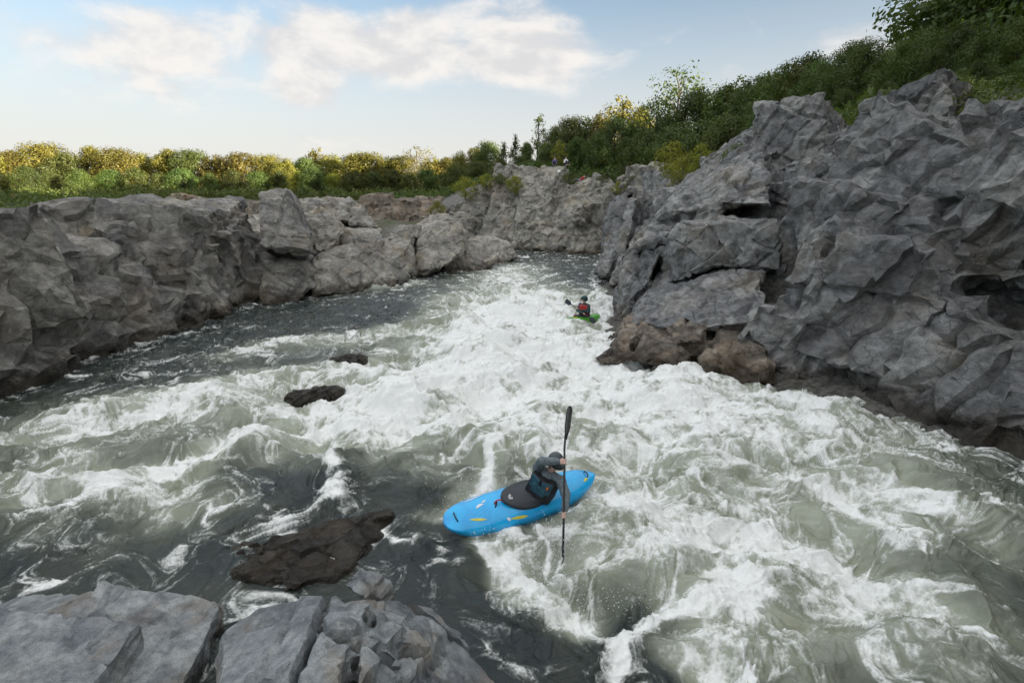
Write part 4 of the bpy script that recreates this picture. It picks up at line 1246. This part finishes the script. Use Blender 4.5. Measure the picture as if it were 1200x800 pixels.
    for i in range(40):
        a = 2 * math.pi * i / 40; x = -.06 + .452 * math.cos(a); y = .265 * math.sin(a)
        lip.append(b.verts.new(mid + rot @ V((x, y, max(top(x, y), .24) - .005 + .03 * max(0, math.cos(a))))))
    rings.insert(0, lip)
    for p, q in zip(rings, rings[1:]):
        for i in range(40): b.faces.new((p[i], p[(i + 1) % 40], q[(i + 1) % 40], q[i]))
    b.transform(inv)
    sk = link('spray_skirt', bm2me(b), M['neoprene'], root)
    if detail:
        def on(x, y, dz=0): return mid + rot @ V((x, y, .325 + dz - .12 * max(0, x - .1) * .3))
        b = bmesh.new()
        tube(b, [on(.36, .02, -.02), on(.42, .02, .035), on(.47, .0, .03), on(.50, -.01, -.02), on(.52, .02, -.05)], [.011] * 5, 8); b.transform(inv)
        link('pull_loop', bm2me(b), M['red'], sk)
        b = bmesh.new()
        tube(b, [on(.47, .0, .0), on(.50, .04, -.03), on(.54, .085, -.055)], [.013] * 3, 8); b.transform(inv)
        link('pull_strap', bm2me(b), M['black'], sk)
        # white emblem on the skirt: a sharp slanted mark
        def skz(x, y):
            a = math.atan2(y / .262, (x + .06) / .45); q = math.hypot((x + .06) / .45, y / .262)
            return x, y
        b = bmesh.new()
        for tri in (((.30, .015), (.235, -.055), (.225, .0)), ((.295, .045), (.275, .005), (.215, .03), (.235, .065))):
            vs = [b.verts.new(mid + rot @ V((x, y, .352 + .0 * x))) for x, y in tri]
            b.faces.new(vs)
        bmesh.ops.solidify(b, geom=b.faces[:], thickness=.004)
        b.transform(inv); em = bm2me(b, 'emblem')
        bv = BVHTree.FromPolygons([tuple(v_.co) for v_ in sk.data.vertices], [tuple(p.vertices) for p in sk.data.polygons])
        Zd = rot @ V((0, 0, 1))
        for v_ in em.vertices:
            h = bv.ray_cast(v_.co + Zd * .3, -Zd)
            if h[0]: v_.co = h[0] + Zd * .004
        link('emblem', em, M['white'], sk, smooth=False)
    return root

def paddle(label, line, group, blade_n, upper=True):
    """line: world points from the lower blade's neck to the upper blade's neck, blades follow on"""
    pts = [Vector(p) for p in line]
    root = empty('paddle', pts[0]); tag(root, label, 'paddle', group)
    inv = Matrix.Translation(-pts[0])
    b = bmesh.new(); tube(b, pts, [.0165] * len(pts), 12); b.transform(inv)
    link('shaft', bm2me(b), M['carbon'], root)
    for base, prev in ((pts[0], pts[1]), (pts[-1], pts[-2])):
        d = (base - prev).normalized(); n = Vector(blade_n); n = (n - d * n.dot(d)).normalized(); s = d.cross(n)
        b = bmesh.new(); rows = []
        NL = 22
        for i in range(NL + 1):
            f = i / NL; y = -.04 + .50 * f
            wd = .017 + .083 * sstep(.02, .4, np.array(f)) if f < .86 else .1 * math.sqrt(max(.02, 1 - ((f - .86) / .14) ** 2))
            th = .012 * (1 - f) + .006
            cv = n * (.03 * f * f)
            row = [base + d * y + s * float(wd) * q + n * (th * (1 if q_ == 0 else .35)) * sg + cv + n * (.02 * (q * q)) for (q, q_, sg) in ((-1, 1, 1), (-.5, .5, 1), (0, 0, 1), (.5, .5, 1), (1, 1, 1), (1, 1, -1), (.5, .5, -1), (0, 0, -1), (-.5, .5, -1), (-1, 1, -1))]
            rows.append([b.verts.new(p) for p in row])
        for p, q in zip(rows, rows[1:]):
            for k in range(10): b.faces.new((p[k], p[(k + 1) % 10], q[(k + 1) % 10], q[k]))
        b.faces.new(rows[0]); b.faces.new(rows[-1][::-1]); b.transform(inv)
        link('blade', bm2me(b), M['carbon'], root)
    return root

# near boat
marks = [
    ('decal', 'yellow', leafshape((.96, .13), (.72, .20), .02)),
    ('decal', 'yellow', leafshape((.36, .29), (.08, .315), .016)),
    ('decal', 'yellow', leafshape((-1.12, .07), (-1.02, .12), .02)),
    ('decal', 'white', leafshape((.80, -.02), (.66, -.06), .022, bend=.015)),
    ('decal', 'white', leafshape((.68, -.085), (.60, -.12), .012)),
    ('decal', 'white', leafshape((-.62, .10), (-.74, .03), .02)),
    ('decal', 'white', leafshape((.42, .27), (.36, .30), .02)),
    ('decal', 'white', leafshape((.92, -.22), (.56, -.29), .014, bend=-.01)),
]
k1, rot1, mid1 = kayak('kayak', 'bright blue whitewater kayak in the rapid with a paddler leaning out', 2.62, (-.95, 7.07, .29), (1.33, 8.19, .44), R(-20), 'blue', 'kayaks on the river', marks)
AX = (.046, .544, .84)
paddler(dict(hip=(.385, 7.71, .22), neck=(.565, 7.60, .735), head=(.645, 7.54, .925), sL=(.735, 7.51, .66), sR=(.40, 7.69, .775),
             eL=(.80, 7.24, .56), eR=(.44, 7.46, 1.0), hL=(.736, 6.93, .42), hR=(.77, 7.34, 1.05), axis=AX, look=(.12, -.9, -.38), fwd=(-.897, -.441, 0), chest=(-.48, -.876, 0)),
        'paddler in the blue kayak in grey jacket, teal vest and helmet, arm across forehead', dict(jacket='jacket', vest='vest', vest_lo='vest_black', helmet='helmet'), None, (rot1, mid1, 2.62))
paddle('black paddle held upright by the near paddler, lower blade in the water', [(.705, 6.62, -.04), (.736, 6.93, .42), (.77, 7.34, 1.05), (.774, 7.44, 1.20), (.792, 7.53, 1.36)], 'paddles', (.86, -.42, .2))
# far boat
fb, fs = Vector((2.06, 21.5, .30)), Vector((3.70, 23.1, .16))
k2, rot2, mid2 = kayak('kayak', 'small bright green kayak upstream, nosing out beside the right cliff', 2.5, fb, fs, R(4), 'green', 'kayaks on the river', [('decal', 'yellow', leafshape((.7, .1), (.4, .16), .04))])
fx = (fb - fs).normalized(); fl = Vector((0, 0, 1)).cross(fx)
hp = mid2 - fx * .22 + Vector((0, 0, .26))
up = Vector((0, 0, 1))
def rel(f, l, z): return hp + fx * f + fl * l + up * z
paxis = Vector((.42, -.88, -.22)).normalized()
pc = rel(.36, .06, .24)
paddler(dict(hip=hp, neck=rel(.03, 0, .50), head=rel(.06, 0, .70), sL=rel(.04, .20, .46), sR=rel(.04, -.20, .46), eL=rel(.12, .30, .22), eR=rel(.14, -.28, .22),
             hL=pc - paxis * .28, hR=pc + paxis * .28, axis=paxis, look=(-1, -.25, -.05), fwd=fx, chest=fx * .8 + fl * .4),
        'paddler in the green kayak wearing a red vest, dark teal jacket and dark helmet', dict(jacket='teal_jacket', vest='red_vest', vest_lo='red_vest', helmet='teal_jacket'), None, (rot2, mid2, 2.5), voxel=.016)
paddle('dark paddle held low by the paddler in the green kayak', [pc + paxis * .72, pc + paxis * .28, pc - paxis * .28, pc - paxis * .72], 'paddles', (fx.x, fx.y, .3))

# ------------------------------------------------------------------ people resting on the far cliff
def sitter(px, t, face, top_mat, leg_mat, label, recline=0.0, hair='hair'):
    best = 9
    for k in range(40):
        q = Q(px, 194, 55.5 + k * .2); zq = drop(q.x, q.y)
        e = Vector((q.x, q.y, zq + .25)); d_ = e - Vector((0, 0, H)); L_ = d_.length
        hid = any((h[0] is not None and h[3] < L_ - .1) for h in (bv.ray_cast(Vector((0, 0, H)), d_ / L_) for bv in BVH))
        if abs(zq - q.z) + 3 * hid < best: best, b0, z = abs(zq - q.z) + 3 * hid, q, zq
    o = Vector((b0.x, b0.y, z + .12))
    f = Vector((math.cos(face), math.sin(face), 0)); s = Vector((-f.y, f.x, 0)); u = Vector((0, 0, 1))
    back = (u * math.cos(recline) - f * math.sin(recline)).normalized()
    root = empty('person', (b0.x, b0.y, z)); tag(root, label, 'person', 'people resting on the far cliff')
    inv = Matrix.Translation(-Vector((b0.x, b0.y, z)))
    ch = o + back * .5; hd = ch + back * .24
    body = bmesh.new(); shirt = bmesh.new(); tr = bmesh.new()
    limb(body, [o, ch], [.12, .12]); limb(body, [ch, hd - back * .05], [.05, .05]); ball(body, hd, (.09, .09, .115))
    ball(body, hd + f * .085 - u * .01, .02)
    limb(shirt, [o + back * .02, o + back * .25, ch - back * .05], [.15, .145, .15])
    for q in (1, -1):
        sh = ch + s * q * .19 - back * .04; el = sh + f * .10 + s * q * .06 - u * .26; ha = o + f * .36 + s * q * .10 + u * .18
        if recline > .5: el = sh - u * .2 - f * .1; ha = el + f * .22 - u * .02
        limb(body, [sh, el, ha], [.045, .038, .03])
        for k in range(4): limb(body, [ha, ha + f * (.075 - .006 * abs(k - 1)) + s * (.018 * (k - 1.5)) - u * .03], [.012, .009], 6)
        limb(body, [ha, ha + f * .03 - s * q * .045], [.013, .010], 6)
        limb(shirt, [ch - back * .05, sh, sh.lerp(el, .9)], [.08, .075, .06])
        kn = o + f * .43 + s * q * .12 + u * (.34 if recline < .5 else .16); ft = o + f * (.62 if recline < .5 else .85) + s * q * .12 - u * .06
        limb(body, [o + s * q * .09, kn, ft], [.085, .06, .045]); limb(body, [ft, ft + f * .18], [.045, .035])
        limb(tr, [o + s * q * .09, kn, ft.lerp(kn, .15)], [.105, .08, .06])
    for nm, bm, mat in (('body', body, 'skin'), ('shirt', shirt, top_mat), ('trousers', tr, leg_mat)):
        bm.transform(inv); link(nm, remesh(bm, .022, 1, nm), M[mat], root)
    hb = bmesh.new(); ball(hb, hd - f * .02 + u * .03, (.105, .105, .115)); bmesh.ops.bisect_plane(hb, geom=hb.verts[:] + hb.edges[:] + hb.faces[:], plane_co=hd + f * .03, plane_no=(f - u * .9), clear_outer=True)
    bmesh.ops.holes_fill(hb, edges=[e for e in hb.edges if e.is_boundary]); hb.transform(inv)
    link('hair', bm2me(hb), M[hair], root)
    return root
sitter(650, 59.5, R(-100), 'purple', 'navy', 'person in a purple top sitting on the far cliff, leftmost of three')
sitter(663, 60, R(-70), 'white_cloth', 'navy', 'person in a white shirt and dark trousers sitting on the far cliff')
sitter(680, 59.5, R(175), 'red_vest', 'lavender', 'person in a red shirt and lavender trousers reclining on the far cliff', recline=.9)
b0 = Q(655, 195, 59.3); zb = drop(b0.x, b0.y)
bm = bmesh.new(); ball(bm, (0, 0, .14), (.2, .14, .18), 16, 10); ball(bm, (.05, -.1, .12), (.12, .08, .1)); limb(bm, [(-.08, 0, .3), (0, 0, .38), (.08, 0, .3)], [.02, .02, .02], 8)
o = link('backpack', remesh(bm, .02, 1), M['white_cloth']); o.location = (b0.x, b0.y, zb); tag(o, 'white bag lying on the far cliff beside the person in purple', 'bag')

# ------------------------------------------------------------------ sky, sun, camera
SUN_EL, SUN_AZ = R(6.8), R(120)      # azimuth from +Y clockwise (towards +X)
def build_world():
    k = N('World', True)
    scene.world = k.m
    sky = k.n('ShaderNodeTexSky', _sky_type='NISHITA', _sun_disc=False, _sun_elevation=SUN_EL, _sun_rotation=SUN_AZ, _air_density=1.0, _dust_density=1.2, _ozone_density=1.5, _altitude=50)
    d = k.n('ShaderNodeTexCoord').outputs['Generated']
    # soft cumulus: noise in direction space, thicker where the photographed clouds hang
    st = k.n('ShaderNodeVectorMath', _operation='MULTIPLY', i0=d, i1=(1, 1, 1.9)).outputs[0]
    nz = k.noise(st, 6.0, 8, .56, .25)
    lo = k.noise(k.n('ShaderNodeVectorMath', _operation='ADD', i0=st, i1=(.012, .0, -.04)).outputs[0], 6.0, 8, .56, .25)
    m = k.math('MULTIPLY_ADD', nz, 2.0, -1.12)
    for px, py, rx, ry, w in [(350, 42, .13, .045, .5), (425, 66, .12, .04, .45), (487, 38, .065, .042, .42), (600, 28, .12, .062, .6), (630, 72, .15, .045, .4), (540, 80, .14, .03, .22), (362, 106, .06, .026, .55), (720, 100, .12, .03, .15), (200, 90, .2, .07, .4), (1000, 60, .2, .07, .3), (120, 30, .15, .05, .3)]:
        c = ray(px, py).normalized()
        rel = k.n('ShaderNodeVectorMath', _operation='SUBTRACT', i0=d, i1=tuple(c)).outputs[0]
        rel = k.n('ShaderNodeVectorMath', _operation='DIVIDE', i0=rel, i1=(rx, rx, ry)).outputs[0]
        ln = k.n('ShaderNodeVectorMath', _operation='LENGTH', i0=rel).outputs['Value']
        m = k.math('ADD', m, k.ss(ln, 1.6, 0.0, 0.0, w))
    cm = k.ss(m, .0, .50)
    z = k.n('ShaderNodeSeparateXYZ', Vector=d).outputs[2]
    shade = k.ss(k.math('SUBTRACT', nz, lo), -.10, .10)
    ccol = k.mix(shade, CLOUD_LO, CLOUD_HI)
    y0 = k.n('ShaderNodeSeparateXYZ', Vector=d).outputs[1]
    c = k.mix(k.math('MULTIPLY', k.ss(z, .38, .03, .08, .9), k.ss(y0, -.5, .3, .35, 1.0)), k.mix(1.0, sky.outputs[0], (.70, .72, .76), 'MULTIPLY'), HAZE)
    c = k.mix(k.math('MULTIPLY', cm, .92), c, ccol)
    # brighter sky overhead and behind, added to light the gorge from above
    y = k.n('ShaderNodeSeparateXYZ', Vector=d).outputs[1]
    sky_fill = k.math('MAXIMUM', k.ss(z, .36, .62), k.math('MULTIPLY', k.ss(y, .1, -.4), k.ss(z, .25, .5)))
    c = k.mix(k.math('MULTIPLY', sky_fill, k.ss(nz, .2, .6, .8, 1.0)), c, SKY_FILL)
    bg = k.n('ShaderNodeBackground', Color=c, Strength=.1)
    o = k.n('ShaderNodeOutputWorld'); k.set(o.inputs[0], bg.outputs[0])
CLOUD_LO, CLOUD_HI, HAZE, SKY_FILL = (1.9, 1.87, 1.88), (2.4, 2.3, 2.2), (2.06, 1.98, 1.96), (3.1, 3.15, 3.25)
build_world()
sl = bpy.data.lights.new('sun', 'SUN'); sl.energy = 5.0; sl.angle = R(.5); sl.color = (1, .89, .66)
so = bpy.data.objects.new('sun', sl); COL.objects.link(so)
sd = Vector((math.sin(SUN_AZ) * math.cos(SUN_EL), math.cos(SUN_AZ) * math.cos(SUN_EL), math.sin(SUN_EL)))
so.rotation_euler = sd.to_track_quat('Z', 'Y').to_euler()
so.location = (60, 0, 40)

cam = bpy.data.cameras.new('camera'); cam.sensor_width = 36; cam.lens = 36 * F / 1200; cam.clip_end = 4000; cam.clip_start = .1
co = bpy.data.objects.new('camera', cam); COL.objects.link(co)
co.location = (0, 0, H); co.rotation_euler = (math.pi / 2 - TH, 0, 0)
scene.camera = co
scene.render.engine = 'CYCLES'
scene.view_settings.view_transform = 'Standard'
scene.view_settings.look = 'None'
scene.view_settings.exposure = 2.0
scene.view_settings.gamma = 1
